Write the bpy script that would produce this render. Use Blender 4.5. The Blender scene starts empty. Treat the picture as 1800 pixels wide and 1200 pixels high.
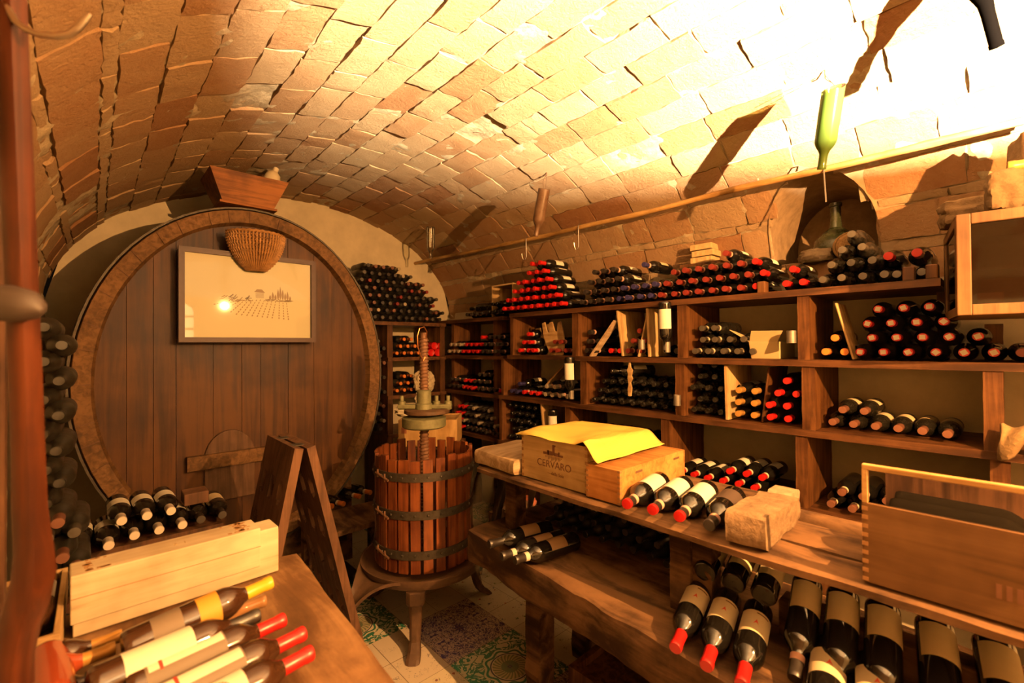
import bpy, math, random
from mathutils import Vector, Matrix, noise

random.seed(7)
SC = bpy.context.scene
COL = SC.collection
PI = math.pi
V = Vector

# ------------------------------------------------------------------ camera
F_PX = 800.0
YAW, PITCH, ROLL = math.radians(42.6), math.radians(0.5), math.radians(0.4)
CAM_POS = V((0, 0, 1.5))
_f0 = V((math.sin(YAW), math.cos(YAW), 0)); _r0 = V((math.cos(YAW), -math.sin(YAW), 0)); _u0 = V((0, 0, 1))
_f = _f0 * math.cos(PITCH) + _u0 * math.sin(PITCH)
_u1 = _u0 * math.cos(PITCH) - _f0 * math.sin(PITCH)
_r = _r0 * math.cos(ROLL) - _u1 * math.sin(ROLL)
_u = _u1 * math.cos(ROLL) + _r0 * math.sin(ROLL)
cam_data = bpy.data.cameras.new('camera')
cam = bpy.data.objects.new('camera', cam_data); COL.objects.link(cam)
cam.matrix_world = Matrix(((_r.x, _u.x, -_f.x, 0), (_r.y, _u.y, -_f.y, 0), (_r.z, _u.z, -_f.z, 1.5), (0, 0, 0, 1)))
cam_data.sensor_width = 36.0
cam_data.lens = 36.0 * F_PX / 1800.0
cam_data.clip_start = 0.02
cam_data.dof.use_dof = True
cam_data.dof.focus_distance = 2.3
cam_data.dof.aperture_fstop = 2.8
SC.camera = cam


def at(px, py, X=None, Y=None, Z=None):
    """The point of the plane X, Y or Z = const that the photograph shows at a pixel."""
    d = _f + _r * ((px - 900) / F_PX) - _u * ((py - 600) / F_PX)
    if X is not None: t = X / d.x
    elif Y is not None: t = Y / d.y
    else: t = (Z - 1.5) / d.z
    return CAM_POS + d * t


# ------------------------------------------------------------------ view, world
SC.view_settings.view_transform = 'Standard'
SC.view_settings.look = 'None'
SC.view_settings.gamma = 1.0
SC.view_settings.use_curve_mapping = False
SC.view_settings.exposure = -0.5
SC.cycles.use_denoising = True
SC.cycles.max_bounces = 6
SC.cycles.diffuse_bounces = 1
SC.cycles.glossy_bounces = 3
SC.cycles.transmission_bounces = 6
SC.cycles.transparent_max_bounces = 12
SC.cycles.sample_clamp_indirect = 3.0
SC.cycles.caustics_reflective = False
SC.cycles.caustics_refractive = False
world = bpy.data.worlds.new('world'); SC.world = world
world.use_nodes = True
world.node_tree.nodes['Background'].inputs[0].default_value = (0.02, 0.012, 0.006, 1)
world.node_tree.nodes['Background'].inputs[1].default_value = 0.3

LAMP = V((1.25, -0.75, 2.04))
LAMP_COL = (1.0, 0.76, 0.46)
LAMP_POWER = 3700.0

# ------------------------------------------------------------------ materials
MATS = {}


def new_mat(name):
    m = bpy.data.materials.new(name); m.use_nodes = True
    nt = m.node_tree
    return m, nt, nt.nodes['Principled BSDF']


def N(nt, t, **kw):
    n = nt.nodes.new(t)
    for k, v in kw.items():
        if k in n.inputs: n.inputs[k].default_value = v
        else: setattr(n, k, v)
    return n


def ramp(nt, fac, stops):
    r = nt.nodes.new('ShaderNodeValToRGB')
    els = r.color_ramp.elements
    while len(els) < len(stops): els.new(0.5)
    for e, (p, c) in zip(els, stops):
        e.position = p; e.color = (c[0], c[1], c[2], 1)
    nt.links.new(fac, r.inputs[0])
    return r.outputs[0]


def plain(name, c, rough=0.6, metal=0.0, spec=0.5, var=0.0, scale=20.0, bump=0.0):
    if name in MATS: return MATS[name]
    m, nt, b = new_mat(name)
    b.inputs['Base Color'].default_value = (*c, 1)
    b.inputs['Roughness'].default_value = rough
    b.inputs['Metallic'].default_value = metal
    b.inputs['Specular IOR Level'].default_value = spec
    if var or bump:
        tc = N(nt, 'ShaderNodeTexCoord')
        no = N(nt, 'ShaderNodeTexNoise', Scale=scale, Detail=6.0, Roughness=0.65)
        nt.links.new(tc.outputs['Object'], no.inputs['Vector'])
        if var:
            d = [max(0, x * (1 - var)) for x in c]; h = [min(1, x * (1 + var)) for x in c]
            nt.links.new(ramp(nt, no.outputs['Fac'], [(0.3, d), (0.7, h)]), b.inputs['Base Color'])
        if bump:
            bp = N(nt, 'ShaderNodeBump', Strength=bump, Distance=0.01)
            nt.links.new(no.outputs['Fac'], bp.inputs['Height']); nt.links.new(bp.outputs[0], b.inputs['Normal'])
    MATS[name] = m
    return m


def wood(name, dark, light, axis='Y', rough=0.55, scale=1.0, bump=0.25, stretch=14.0, spec=0.18, knots=False):
    if name in MATS: return MATS[name]
    m, nt, b = new_mat(name)
    tc = N(nt, 'ShaderNodeTexCoord'); mp = N(nt, 'ShaderNodeMapping')
    s = [stretch * scale * 1.6] * 3
    s['XYZ'.index(axis)] = 1.3 * scale
    mp.inputs['Scale'].default_value = s
    nt.links.new(tc.outputs['Object'], mp.inputs['Vector'])
    n1 = N(nt, 'ShaderNodeTexNoise', Scale=1.6, Detail=8.0, Roughness=0.6, Distortion=0.6)
    nt.links.new(mp.outputs[0], n1.inputs['Vector'])
    n2 = N(nt, 'ShaderNodeTexNoise', Scale=5.0 * scale, Detail=5.0, Roughness=0.6)
    nt.links.new(tc.outputs['Object'], n2.inputs['Vector'])
    mx = N(nt, 'ShaderNodeMath', operation='MULTIPLY_ADD')
    mx.inputs[1].default_value = 0.62
    mul = N(nt, 'ShaderNodeMath', operation='MULTIPLY'); mul.inputs[1].default_value = 0.38
    nt.links.new(n2.outputs['Fac'], mul.inputs[0])
    nt.links.new(n1.outputs['Fac'], mx.inputs[0]); nt.links.new(mul.outputs[0], mx.inputs[2])
    mid = [(a + c) / 2 for a, c in zip(dark, light)]
    deep = [a * 0.62 for a in dark]; top = [min(1, a * 1.12) for a in light]
    col = ramp(nt, mx.outputs[0], [(0.36, deep), (0.44, dark), (0.5, mid), (0.56, light), (0.64, top)])
    n3 = N(nt, 'ShaderNodeTexNoise', Scale=2.3 * scale, Detail=4.0, Roughness=0.7)
    nt.links.new(tc.outputs['Object'], n3.inputs['Vector'])
    st = N(nt, 'ShaderNodeMix', data_type='RGBA', blend_type='MULTIPLY')
    st.inputs[0].default_value = 1.0
    nt.links.new(col, st.inputs[6]); nt.links.new(ramp(nt, n3.outputs['Fac'], [(0.32, (0.62, 0.58, 0.55)), (0.55, (1, 1, 1))]), st.inputs[7])
    col = st.outputs[2]
    if knots:
        vo = N(nt, 'ShaderNodeTexVoronoi', Scale=3.1)
        nt.links.new(tc.outputs['Object'], vo.inputs['Vector'])
        kf = ramp(nt, vo.outputs['Distance'], [(0.03, (1, 1, 1)), (0.07, (0, 0, 0))])
        mix = N(nt, 'ShaderNodeMix', data_type='RGBA')
        nt.links.new(kf, mix.inputs[0]); nt.links.new(col, mix.inputs[6])
        mix.inputs[7].default_value = (light[0] * .45, light[1] * .3, light[2] * .2, 1)
        col = mix.outputs[2]
    nt.links.new(col, b.inputs['Base Color'])
    b.inputs['Roughness'].default_value = rough
    b.inputs['Specular IOR Level'].default_value = spec
    bp = N(nt, 'ShaderNodeBump', Strength=bump, Distance=0.006)
    nt.links.new(mx.outputs[0], bp.inputs['Height']); nt.links.new(bp.outputs[0], b.inputs['Normal'])
    MATS[name] = m
    return m


def glassy(name, c, tint_alpha=0.55, rough=0.06):
    """Thin clear or tinted glass: tinted transmission under a sharp reflection."""
    if name in MATS: return MATS[name]
    m = bpy.data.materials.new(name); m.use_nodes = True
    nt = m.node_tree; nt.nodes.clear()
    out = N(nt, 'ShaderNodeOutputMaterial'); tr = N(nt, 'ShaderNodeBsdfTransparent'); gl = N(nt, 'ShaderNodeBsdfGlossy')
    tr.inputs[0].default_value = (*c, 1); gl.inputs['Roughness'].default_value = rough
    fr = N(nt, 'ShaderNodeFresnel', IOR=1.5); mx = N(nt, 'ShaderNodeMixShader')
    nt.links.new(fr.outputs[0], mx.inputs[0]); nt.links.new(tr.outputs[0], mx.inputs[1]); nt.links.new(gl.outputs[0], mx.inputs[2])
    nt.links.new(mx.outputs[0], out.inputs[0])
    MATS[name] = m
    return m


def emit(name, c, s):
    m, nt, b = new_mat(name)
    b.inputs['Base Color'].default_value = (0.8, 0.8, 0.8, 1)
    b.inputs['Emission Color'].default_value = (*c, 1); b.inputs['Emission Strength'].default_value = s
    return m


def brick_mat():
    m, nt, b = new_mat('old_brick')
    at_ = N(nt, 'ShaderNodeAttribute'); at_.attribute_name = 'tone'
    tc = N(nt, 'ShaderNodeTexCoord')
    n1 = N(nt, 'ShaderNodeTexNoise', Scale=9.0, Detail=8.0, Roughness=0.7); n2 = N(nt, 'ShaderNodeTexNoise', Scale=60.0, Detail=6.0, Roughness=0.7)
    nt.links.new(tc.outputs['Object'], n1.inputs['Vector']); nt.links.new(tc.outputs['Object'], n2.inputs['Vector'])
    add = N(nt, 'ShaderNodeMath', operation='MULTIPLY_ADD'); add.inputs[1].default_value = 0.45
    sub = N(nt, 'ShaderNodeMath', operation='SUBTRACT'); sub.inputs[1].default_value = 0.22
    nt.links.new(n1.outputs['Fac'], add.inputs[0]); nt.links.new(at_.outputs['Fac'], add.inputs[2])
    nt.links.new(add.outputs[0], sub.inputs[0])
    col = ramp(nt, sub.outputs[0], [(0.0, (0.47, 0.345, 0.21)), (0.35, (0.40, 0.265, 0.15)), (0.62, (0.34, 0.185, 0.092)), (0.82, (0.26, 0.120, 0.055)), (1.0, (0.33, 0.24, 0.155))])
    nt.links.new(col, b.inputs['Base Color'])
    b.inputs['Roughness'].default_value = 0.9; b.inputs['Specular IOR Level'].default_value = 0.15
    ad = N(nt, 'ShaderNodeMath', operation='ADD')
    nt.links.new(n1.outputs['Fac'], ad.inputs[0]); nt.links.new(n2.outputs['Fac'], ad.inputs[1])
    bp = N(nt, 'ShaderNodeBump', Strength=0.8, Distance=0.010)
    nt.links.new(ad.outputs[0], bp.inputs['Height']); nt.links.new(bp.outputs[0], b.inputs['Normal'])
    return m


def bottle_glass(name, c, rough, dust=0.0):
    if name in MATS: return MATS[name]
    m, nt, b = new_mat(name)
    b.inputs['Base Color'].default_value = (*c, 1); b.inputs['Roughness'].default_value = rough
    b.inputs['IOR'].default_value = 1.5
    if dust:
        oi = N(nt, 'ShaderNodeTexCoord'); no = N(nt, 'ShaderNodeTexNoise', Scale=22.0, Detail=6.0, Roughness=0.7)
        nt.links.new(oi.outputs['Object'], no.inputs['Vector'])
        d = [x + dust * k for x, k in zip(c, (0.16, 0.115, 0.075))]
        nt.links.new(ramp(nt, no.outputs['Fac'], [(0.35, c), (0.75, d)]), b.inputs['Base Color'])
        nt.links.new(ramp(nt, no.outputs['Fac'], [(0.35, (rough,) * 3), (0.75, (min(1, rough + .35),) * 3)]), b.inputs['Roughness'])
    MATS[name] = m
    return m


BRICK = brick_mat()
MORTAR = plain('mortar', (0.450, 0.360, 0.240), 0.95, var=0.3, scale=30, bump=0.6, spec=0.1)
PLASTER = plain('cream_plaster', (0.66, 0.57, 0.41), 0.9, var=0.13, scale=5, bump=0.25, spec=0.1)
W_SHELF = wood('shelf_wood', (0.035, 0.013, 0.004), (0.092, 0.037, 0.013), 'Y', bump=0.35)
W_UP = wood('upright_wood', (0.044, 0.015, 0.004), (0.117, 0.048, 0.015), 'Z', bump=0.35)
W_LIGHT = wood('pale_wood', (0.44, 0.27, 0.115), (0.62, 0.42, 0.20), 'Z', rough=0.6)
W_LIGHT_Y = wood('pale_wood_long', (0.44, 0.27, 0.115), (0.60, 0.41, 0.20), 'Y', rough=0.6, knots=True)
W_PINE_X = wood('pine_wood', (0.60, 0.48, 0.31), (0.72, 0.61, 0.43), 'X', rough=0.5, bump=0.08, stretch=9)
W_CRATE_LIT = wood('lit_crate_wood', (0.40, 0.225, 0.085), (0.56, 0.345, 0.15), 'Y', rough=0.55, bump=0.1, knots=True)
W_ORANGE = wood('orange_crate_wood', (0.46, 0.19, 0.055), (0.62, 0.29, 0.09), 'Y', rough=0.5, bump=0.1)
W_BARREL = wood('cask_wood', (0.035, 0.013, 0.005), (0.073, 0.029, 0.009), 'Z', scale=0.7, rough=0.5, bump=0.2)
W_RIM = wood('cask_rim_wood', (0.091, 0.045, 0.017), (0.173, 0.089, 0.036), 'Y', rough=0.7, bump=0.4)
W_BENCH = wood('bench_wood', (0.036, 0.018, 0.009), (0.165, 0.088, 0.042), 'Y', rough=0.85, bump=0.9, scale=1.0, stretch=4.5, spec=0.1)
W_TABLE = wood('table_wood', (0.125, 0.062, 0.026), (0.31, 0.175, 0.082), 'Y', rough=0.6, bump=0.6, scale=0.9, stretch=5)
W_DARK = wood('dark_wood', (0.035, 0.015, 0.007), (0.091, 0.042, 0.020), 'Z', rough=0.6)
W_RACK = wood('rack_wood', (0.084, 0.041, 0.022), (0.142, 0.070, 0.038), 'Z', rough=0.65, bump=0.3)
W_RED = wood('red_stave_wood', (0.109, 0.027, 0.009), (0.229, 0.068, 0.020), 'Z', rough=0.35, bump=0.2, spec=0.5)
W_POST = wood('red_post_wood', (0.036, 0.009, 0.003), (0.069, 0.018, 0.006), 'Z', rough=0.4, bump=0.3)
W_HOPPER = wood('hopper_wood', (0.145, 0.049, 0.013), (0.306, 0.114, 0.031), 'X', rough=0.55, bump=0.25)
CANE = wood('cane', (0.360, 0.198, 0.063), (0.558, 0.342, 0.126), 'Y', rough=0.45)
IRON = plain('dark_iron', (0.055, 0.045, 0.034), 0.55, 0.7, var=0.4, scale=40, bump=0.2)
RUST = plain('rusty_iron', (0.17, 0.085, 0.045), 0.6, 0.4, var=0.35, scale=50, bump=0.2)
GREENIRON = plain('green_painted_iron', (0.155, 0.15, 0.075), 0.55, 0.2, var=0.3, scale=30, bump=0.2)
CASTIRON = plain('cast_iron_tray', (0.075, 0.040, 0.021), 0.55, 0.0, spec=0.3, var=0.3, scale=18, bump=0.25)
STEEL = plain('bare_steel', (0.50, 0.48, 0.45), 0.35, 1.0)
GREYMETAL = plain('grey_zinc', (0.20, 0.18, 0.155), 0.5, 0.6, var=0.2)
GLASS_BLACK = bottle_glass('black_glass', (0.006, 0.005, 0.004), 0.09)
GLASS_MATT = plain('matt_black_glass', (0.004, 0.003, 0.002), 0.8, spec=0.0)  # gloss-free black puts the near crate's inner shade into its bottles
GLASS_DUSTY = bottle_glass('dusty_glass', (0.007, 0.006, 0.004), 0.16, 0.05)
GLASS_OLD = bottle_glass('old_dusty_glass', (0.008, 0.007, 0.005), 0.30, 0.10)
GLASS_BROWN = bottle_glass('brown_glass', (0.085, 0.042, 0.022), 0.25, 0.5)
GLASS_AMBER = bottle_glass('dark_amber_glass', (0.035, 0.014, 0.006), 0.08)
PAPER = plain('cream_paper', (0.86, 0.81, 0.68), 0.7, var=0.06, scale=12)
PAPER_TAN = plain('tan_label_paper', (0.60, 0.48, 0.29), 0.7, var=0.06, scale=12)
INK = plain('brown_ink', (0.10, 0.045, 0.02), 0.8)
CAPS = {
    'red': plain('red_foil', (0.52, 0.014, 0.012), 0.32, 0.0, 0.5),
    'dark red': plain('dark_red_foil', (0.17, 0.020, 0.013), 0.35),
    'black': plain('black_foil', (0.02, 0.015, 0.012), 0.35),
    'blue': plain('blue_foil', (0.022, 0.018, 0.07), 0.35),
    'gold': plain('gold_foil', (0.55, 0.29, 0.07), 0.35, 0.3),
    'orange': plain('orange_foil', (0.66, 0.20, 0.035), 0.4),
    'brown': plain('brown_foil', (0.15, 0.06, 0.035), 0.4),
    'grey': plain('grey_foil', (0.05, 0.04, 0.028), 0.42),
    'silver': plain('silver_foil', (0.46, 0.38, 0.28), 0.35, 0.3),
    'white': plain('white_foil', (0.72, 0.62, 0.52), 0.4),
    'yellow': plain('yellow_foil', (0.82, 0.50, 0.035), 0.35),
}
SEAL = plain('pink_seal_paper', (0.68, 0.38, 0.28), 0.7)
CREAM_SEAL = plain('cream_seal_paper', (0.72, 0.60, 0.40), 0.7)


# ------------------------------------------------------------------ mesh helpers
class MB:
    """Collects shapes; build() links them as ONE mesh object."""

    def __init__(self):
        self.v = []; self.f = []; self.smooth = []

    def add(self, vs, fs, smooth=False, M=None):
        o = len(self.v)
        self.v += [tuple(M @ V(p)) if M else tuple(p) for p in vs]
        self.f += [tuple(i + o for i in f) for f in fs]
        self.smooth += [smooth] * len(fs)
        return self

    def box(self, x0, x1, y0, y1, z0, z1, M=None):
        vs = [(x, y, z) for x in (x0, x1) for y in (y0, y1) for z in (z0, z1)]
        fs = [(0, 1, 3, 2), (4, 6, 7, 5), (0, 4, 5, 1), (2, 3, 7, 6), (0, 2, 6, 4), (1, 5, 7, 3)]
        return self.add(vs, fs, M=M)

    def plank(self, x0, x1, y0, y1, z0, z1, wob=0.004, n=14, axis='Y', seed=0, M=None, twob=0.0):
        """A board subdivided along its length with uneven long edges."""
        vs, fs = [], []
        for i in range(n + 1):
            t = i / n
            a = noise.noise(V((t * 6.0 + seed, seed * 1.7, 0))) * wob
            c = noise.noise(V((t * 7.0 + seed + 31, seed * 2.3, 5))) * wob
            e = noise.noise(V((t * 5.0 + seed + 11, seed * 0.7, 9))) * (twob or wob * 0.4)
            b = [(0 + a, 0), (1 + c, 0), (1 + c, 1), (0 + a, 1)]
            if axis == 'Y':
                y = y0 + (y1 - y0) * t
                for k, (u, w) in enumerate(b):
                    x = (x0 + a) if k in (0, 3) else (x1 + c)
                    vs.append((x, y, (z0 if w == 0 else z1) + e))
            elif axis == 'X':
                x = x0 + (x1 - x0) * t
                for k, (u, w) in enumerate(b):
                    y = (y0 + a) if k in (0, 3) else (y1 + c)
                    vs.append((x, y, (z0 if w == 0 else z1) + e))
            else:
                z = z0 + (z1 - z0) * t
                for k, (u, w) in enumerate(b):
                    x = (x0 + a) if k in (0, 3) else (x1 + c)
                    vs.append((x, (y0 if w == 0 else y1) + e, z))
        for i in range(n):
            o = i * 4
            for k in range(4):
                k2 = (k + 1) % 4
                fs.append((o + k, o + k2, o + 4 + k2, o + 4 + k))
        fs.append((3, 2, 1, 0)); o = n * 4; fs.append((o, o + 1, o + 2, o + 3))
        return self.add(vs, fs, M=M)

    def prism(self, poly, d0, d1, axis='Y', M=None, smooth=False):
        """Polygon in the two other axes, extruded along axis."""
        n = len(poly)
        def p3(a, b, d):
            return {'Y': (a, d, b), 'X': (d, a, b), 'Z': (a, b, d)}[axis]
        vs = [p3(a, b, d0) for a, b in poly] + [p3(a, b, d1) for a, b in poly]
        fs = [tuple(range(n))[::-1], tuple(range(n, 2 * n))]
        fs += [(i, (i + 1) % n, n + (i + 1) % n, n + i) for i in range(n)]
        return self.add(vs, fs, M=M, smooth=smooth)

    def lathe(self, prof, seg=20, M=None, smooth=True, a0=0.0, a1=2 * PI, close=True, sx=1.0, sy=1.0):
        full = abs(a1 - a0 - 2 * PI) < 1e-6
        na = seg if full else seg + 1
        vs, fs = [], []
        for r, z in prof:
            for k in range(na):
                a = a0 + (a1 - a0) * k / seg
                vs.append((r * math.cos(a) * sx, r * math.sin(a) * sy, z))
        for i in range(len(prof) - 1):
            for k in range(seg):
                k2 = (k + 1) % na
                fs.append((i * na + k, i * na + k2, (i + 1) * na + k2, (i + 1) * na + k))
        if close and full:
            fs.append(tuple(range(na))[::-1]); o = (len(prof) - 1) * na; fs.append(tuple(range(o, o + na)))
        return self.add(vs, fs, smooth=smooth, M=M)

    def tube(self, pts, r, seg=8, M=None, closed=False):
        pts = [V(p) for p in pts]; n = len(pts)
        rs = r if isinstance(r, (list, tuple)) else [r] * n
        vs, fs = [], []
        up = V((0, 0, 1)); prev = None
        for i in range(n):
            if closed: d = pts[(i + 1) % n] - pts[i - 1]
            else: d = pts[min(i + 1, n - 1)] - pts[max(i - 1, 0)]
            d.normalize()
            if prev is None:
                s = d.cross(up)
                if s.length < 1e-3: s = d.cross(V((1, 0, 0)))
            else:
                s = prev - d * prev.dot(d)
            s.normalize(); prev = s; t = d.cross(s)
            for k in range(seg):
                a = 2 * PI * k / seg
                vs.append(tuple(pts[i] + (s * math.cos(a) + t * math.sin(a)) * rs[i]))
        m = n if closed else n - 1
        for i in range(m):
            j = (i + 1) % n
            for k in range(seg):
                k2 = (k + 1) % seg
                fs.append((i * seg + k, i * seg + k2, j * seg + k2, j * seg + k))
        if not closed:
            fs.append(tuple(range(seg))[::-1]); fs.append(tuple(range((n - 1) * seg, n * seg)))
        return self.add(vs, fs, smooth=True, M=M)

    def grid(self, fn, nu, nv, smooth=True, M=None):
        vs = [fn(i / nu, j / nv) for i in range(nu + 1) for j in range(nv + 1)]
        fs = [(i * (nv + 1) + j, (i + 1) * (nv + 1) + j, (i + 1) * (nv + 1) + j + 1, i * (nv + 1) + j + 1) for i in range(nu) for j in range(nv)]
        return self.add(vs, fs, smooth=smooth, M=M)

    def mesh(self, name, mat):
        me = bpy.data.meshes.new(name)
        me.from_pydata(self.v, [], self.f)
        me.polygons.foreach_set('use_smooth', self.smooth)
        if mat: me.materials.append(mat)
        if any(self.smooth): me.set_sharp_from_angle(angle=math.radians(38))
        me.update()
        return me

    def build(self, name, mat, parent=None, bevel=0.0, origin=None):
        """Link as one object. World coordinates in; origin moves the object's own origin."""
        if origin is not None:
            o0 = V(origin); self.v = [tuple(V(p) - o0) for p in self.v]
        me = self.mesh(name, mat)
        o = bpy.data.objects.new(name, me); COL.objects.link(o)
        if parent is not None:
            o.parent = parent
            base = parent.matrix_basis.inverted() if parent.parent is None else (parent.parent.matrix_basis @ parent.matrix_basis).inverted()
            o.matrix_basis = base @ (Matrix.Translation(origin) if origin is not None else Matrix.Identity(4))
        elif origin is not None:
            o.location = origin
        if bevel:
            b = o.modifiers.new('bevel', 'BEVEL'); b.width = bevel; b.segments = 2; b.limit_method = 'ANGLE'; b.angle_limit = math.radians(40)
        return o


def fix_normals():
    import bmesh
    for me in bpy.data.meshes:
        if me.get('keep'): continue
        bm = bmesh.new(); bm.from_mesh(me)
        bmesh.ops.recalc_face_normals(bm, faces=bm.faces)
        bm.to_mesh(me); bm.free()


def tag(o, label, cat, group=None, kind=None):
    o['label'] = label; o['category'] = cat
    if group: o['group'] = group
    if kind: o['kind'] = kind
    if not 4 <= len(label.split()) <= 16: print('LABEL', len(label.split()), label)
    return o


def thing(name, loc, label, cat, group=None, rz=0.0):
    o = bpy.data.objects.new(name, None); COL.objects.link(o)
    o.empty_display_size = 0.05
    o.location = loc; o.rotation_euler = (0, 0, rz)
    o.matrix_basis = Matrix.Translation(V(loc)) @ Matrix.Rotation(rz, 4, 'Z')
    return tag(o, label, cat, group)


def structure(o):
    o['kind'] = 'structure'
    return o


def part_label(o, text):
    o['label'] = text
    return o


def orient(base, direction, spin=0.0):
    """Matrix that stands a +Z object at base pointing along direction, +Y side up after spin."""
    z = V(direction).normalized()
    up = V((0, 0, 1))
    y = up - z * up.dot(z)
    if y.length < 1e-3: y = V((0, 1, 0)) - z * z.y
    y.normalize(); x = y.cross(z)
    M = Matrix(((x.x, y.x, z.x, 0), (x.y, y.y, z.y, 0), (x.z, y.z, z.z, 0), (0, 0, 0, 1)))
    return Matrix.Translation(V(base)) @ M @ Matrix.Rotation(spin, 4, 'Z')


# ------------------------------------------------------------------ room shell
VX, VA, VB, VZ = 1.28, 1.50, 0.94, 1.78          # vault: half ellipse over the room's width
YB, YF = 4.0, -1.6                                # back and front walls
XL, XR = VX - VA, VX + VA
NICHE = (0.41, 0.86, 1.905, 2.33)                 # y0 y1 z0 z1


def v_pt(phi, h=0.0, y=0.0):
    """Point of the vault at ellipse angle phi (0 = right spring), h inward from the surface."""
    n = V((-math.cos(phi) / VA, 0, -math.sin(phi) / VB)).normalized()
    return V((VX + VA * math.cos(phi), y, VZ + VB * math.sin(phi))) + n * h


_tab = [(0.0, 0.0)]
for i in range(1, 721):
    a, b = v_pt(PI * (i - 1) / 720), v_pt(PI * i / 720)
    _tab.append((_tab[-1][0] + (b - a).length, PI * i / 720))
ARC = _tab[-1][0]


def phi_of(s):
    s = min(max(s, 0.0), ARC)
    lo, hi = 0, 720
    while hi - lo > 1:
        m = (lo + hi) // 2
        if _tab[m][0] <= s: lo = m
        else: hi = m
    a, b = _tab[lo], _tab[hi]
    return a[1] + (b[1] - a[1]) * (s - a[0]) / (b[0] - a[0])


def build_vault():
    heights = [0.15, 0.05, 0.16, 0.045, 0.17, 0.05]
    mid = ARC - 2 * sum(heights); n = round(mid / 0.157)
    courses = heights + [mid / n] * n + heights[::-1]
    back = MB(); vs, fs, tones, sm = [], [], [], []
    rng = random.Random(11)
    s = 0.0
    for ci, h in enumerate(courses):
        s0, s1 = s, s + h; s = s1
        zc = v_pt(phi_of((s0 + s1) / 2)).z
        segs = [(YF, YB)]
        if s1 < ARC / 2 and NICHE[2] - 0.01 < zc < NICHE[3]:
            t = max(0.0, (zc - 2.05) / (NICHE[3] - 2.05)); w = (NICHE[1] - NICHE[0]) / 2 * math.sqrt(max(0, 1 - t * t)); c = (NICHE[0] + NICHE[1]) / 2
            segs = [(YF, c - w), (c + w, YB)]
        L = 0.30 if h > 0.1 else 0.27
        for a, b in segs:
            p = [phi_of(s0), phi_of((s0 + s1) / 2), phi_of(s1)]
            nyb = max(1, int((b - a) / 0.028))
            def bp(u, w, a=a, b=b, s0=s0, s1=s1):
                y, ss = a + (b - a) * u, s0 + (s1 - s0) * w
                k = noise.noise(V((y * 9, ss * 9, 4.0))) + .6 * noise.noise(V((y * 31, ss * 31, 8.0)))
                return tuple(v_pt(phi_of(ss), -0.009 + 0.013 * k if 0 < u < 1 else -.01, y))
            back.grid(bp, nyb, 6 if h > .1 else 2)
            y = a - rng.uniform(0.0, L)
            while y < b:
                l = L * rng.uniform(0.82, 1.12)
                if rng.random() < 0.06: l *= 0.5
                y0, y1 = max(a, y), min(b, y + l); y += l
                if y1 - y0 < 0.035: continue
                g = rng.uniform(0.0015, 0.0055); ga = rng.uniform(0.0015, 0.006)
                nu, nv = 7, (4 if h > 0.1 else 2)
                h0 = rng.uniform(-0.0035, 0.004); tu, tv = rng.uniform(-0.005, 0.005), rng.uniform(-0.004, 0.004)
                if rng.random() < 0.05: h0 -= 0.012
                tone = rng.choice([0.12, 0.2, 0.28, 0.34, 0.4, 0.45, 0.5, 0.58, 0.66, 0.8]) * 0.75 + rng.uniform(0, .12)
                if s0 < 0.7 or s0 > ARC - 0.7: tone = tone * 0.8 + 0.22
                if h < 0.1: tone *= 0.55
                o = len(vs); N_ = (nu + 1) * (nv + 1)
                rimj = {}
                for i in range(nu + 1):
                    for j in range(nv + 1):
                        u, w = i / nu, j / nv
                        yy = y0 + ga + (y1 - y0 - 2 * ga) * u; ss = s0 + g + (s1 - s0 - 2 * g) * w
                        edge = i in (0, nu) or j in (0, nv)
                        k = noise.noise(V((yy * 23, ss * 23, 0.3))) * 0.0042 + noise.noise(V((yy * 70, ss * 70, 2.3))) * 0.0018
                        if edge:
                            yy += rng.uniform(-.004, .004); ss += rng.uniform(-.004, .004); k -= rng.uniform(0.0, 0.003)
                            if i in (0, nu) and j in (0, nv): k -= rng.uniform(0, 0.004)
                        hh = h0 + tu * (u - .5) + tv * (w - .5) + k
                        vs.append(tuple(v_pt(phi_of(ss), hh, yy)))
                        if edge: rimj[(i, j)] = tuple(v_pt(phi_of(ss), -0.03, yy))
                for i in range(nu):
                    for j in range(nv):
                        q = o + i * (nv + 1) + j
                        fs.append((q, q + nv + 1, q + nv + 2, q + 1)); tones.append(tone); sm.append(True)
                ring = [(i, 0) for i in range(nu)] + [(nu, j) for j in range(nv)] + [(i, nv) for i in range(nu, 0, -1)] + [(0, j) for j in range(nv, 0, -1)]
                o3 = len(vs)
                for r in ring: vs.append(vs[o + r[0] * (nv + 1) + r[1]])
                o2 = len(vs)
                for r in ring: vs.append(rimj[r])
                for k in range(len(ring)):
                    k2 = (k + 1) % len(ring)
                    a_, b_ = ring[k], ring[k2]
                    fs.append((o3 + k, o2 + k, o2 + k2, o3 + k2)); tones.append(tone); sm.append(False)
    root = bpy.data.objects.new('ceiling', None); COL.objects.link(root); structure(root)
    back.build('mortar', MORTAR, root)
    me = bpy.data.meshes.new('bricks'); me.from_pydata(vs, [], fs)
    me.polygons.foreach_set('use_smooth', sm)
    me.materials.append(BRICK)
    att = me.attributes.new('tone', 'FLOAT', 'FACE'); att.data.foreach_set('value', tones)
    me.update(); me['keep'] = 1
    o = bpy.data.objects.new('bricks', me); COL.objects.link(o); o.parent = root


build_vault()


def wall_grid(fn, name, nu, nv, amp=0.004):
    mb = MB()
    mb.grid(lambda u, v: tuple(V(fn(u, v))), nu, nv)
    return structure(mb.build(name, PLASTER))


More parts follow.
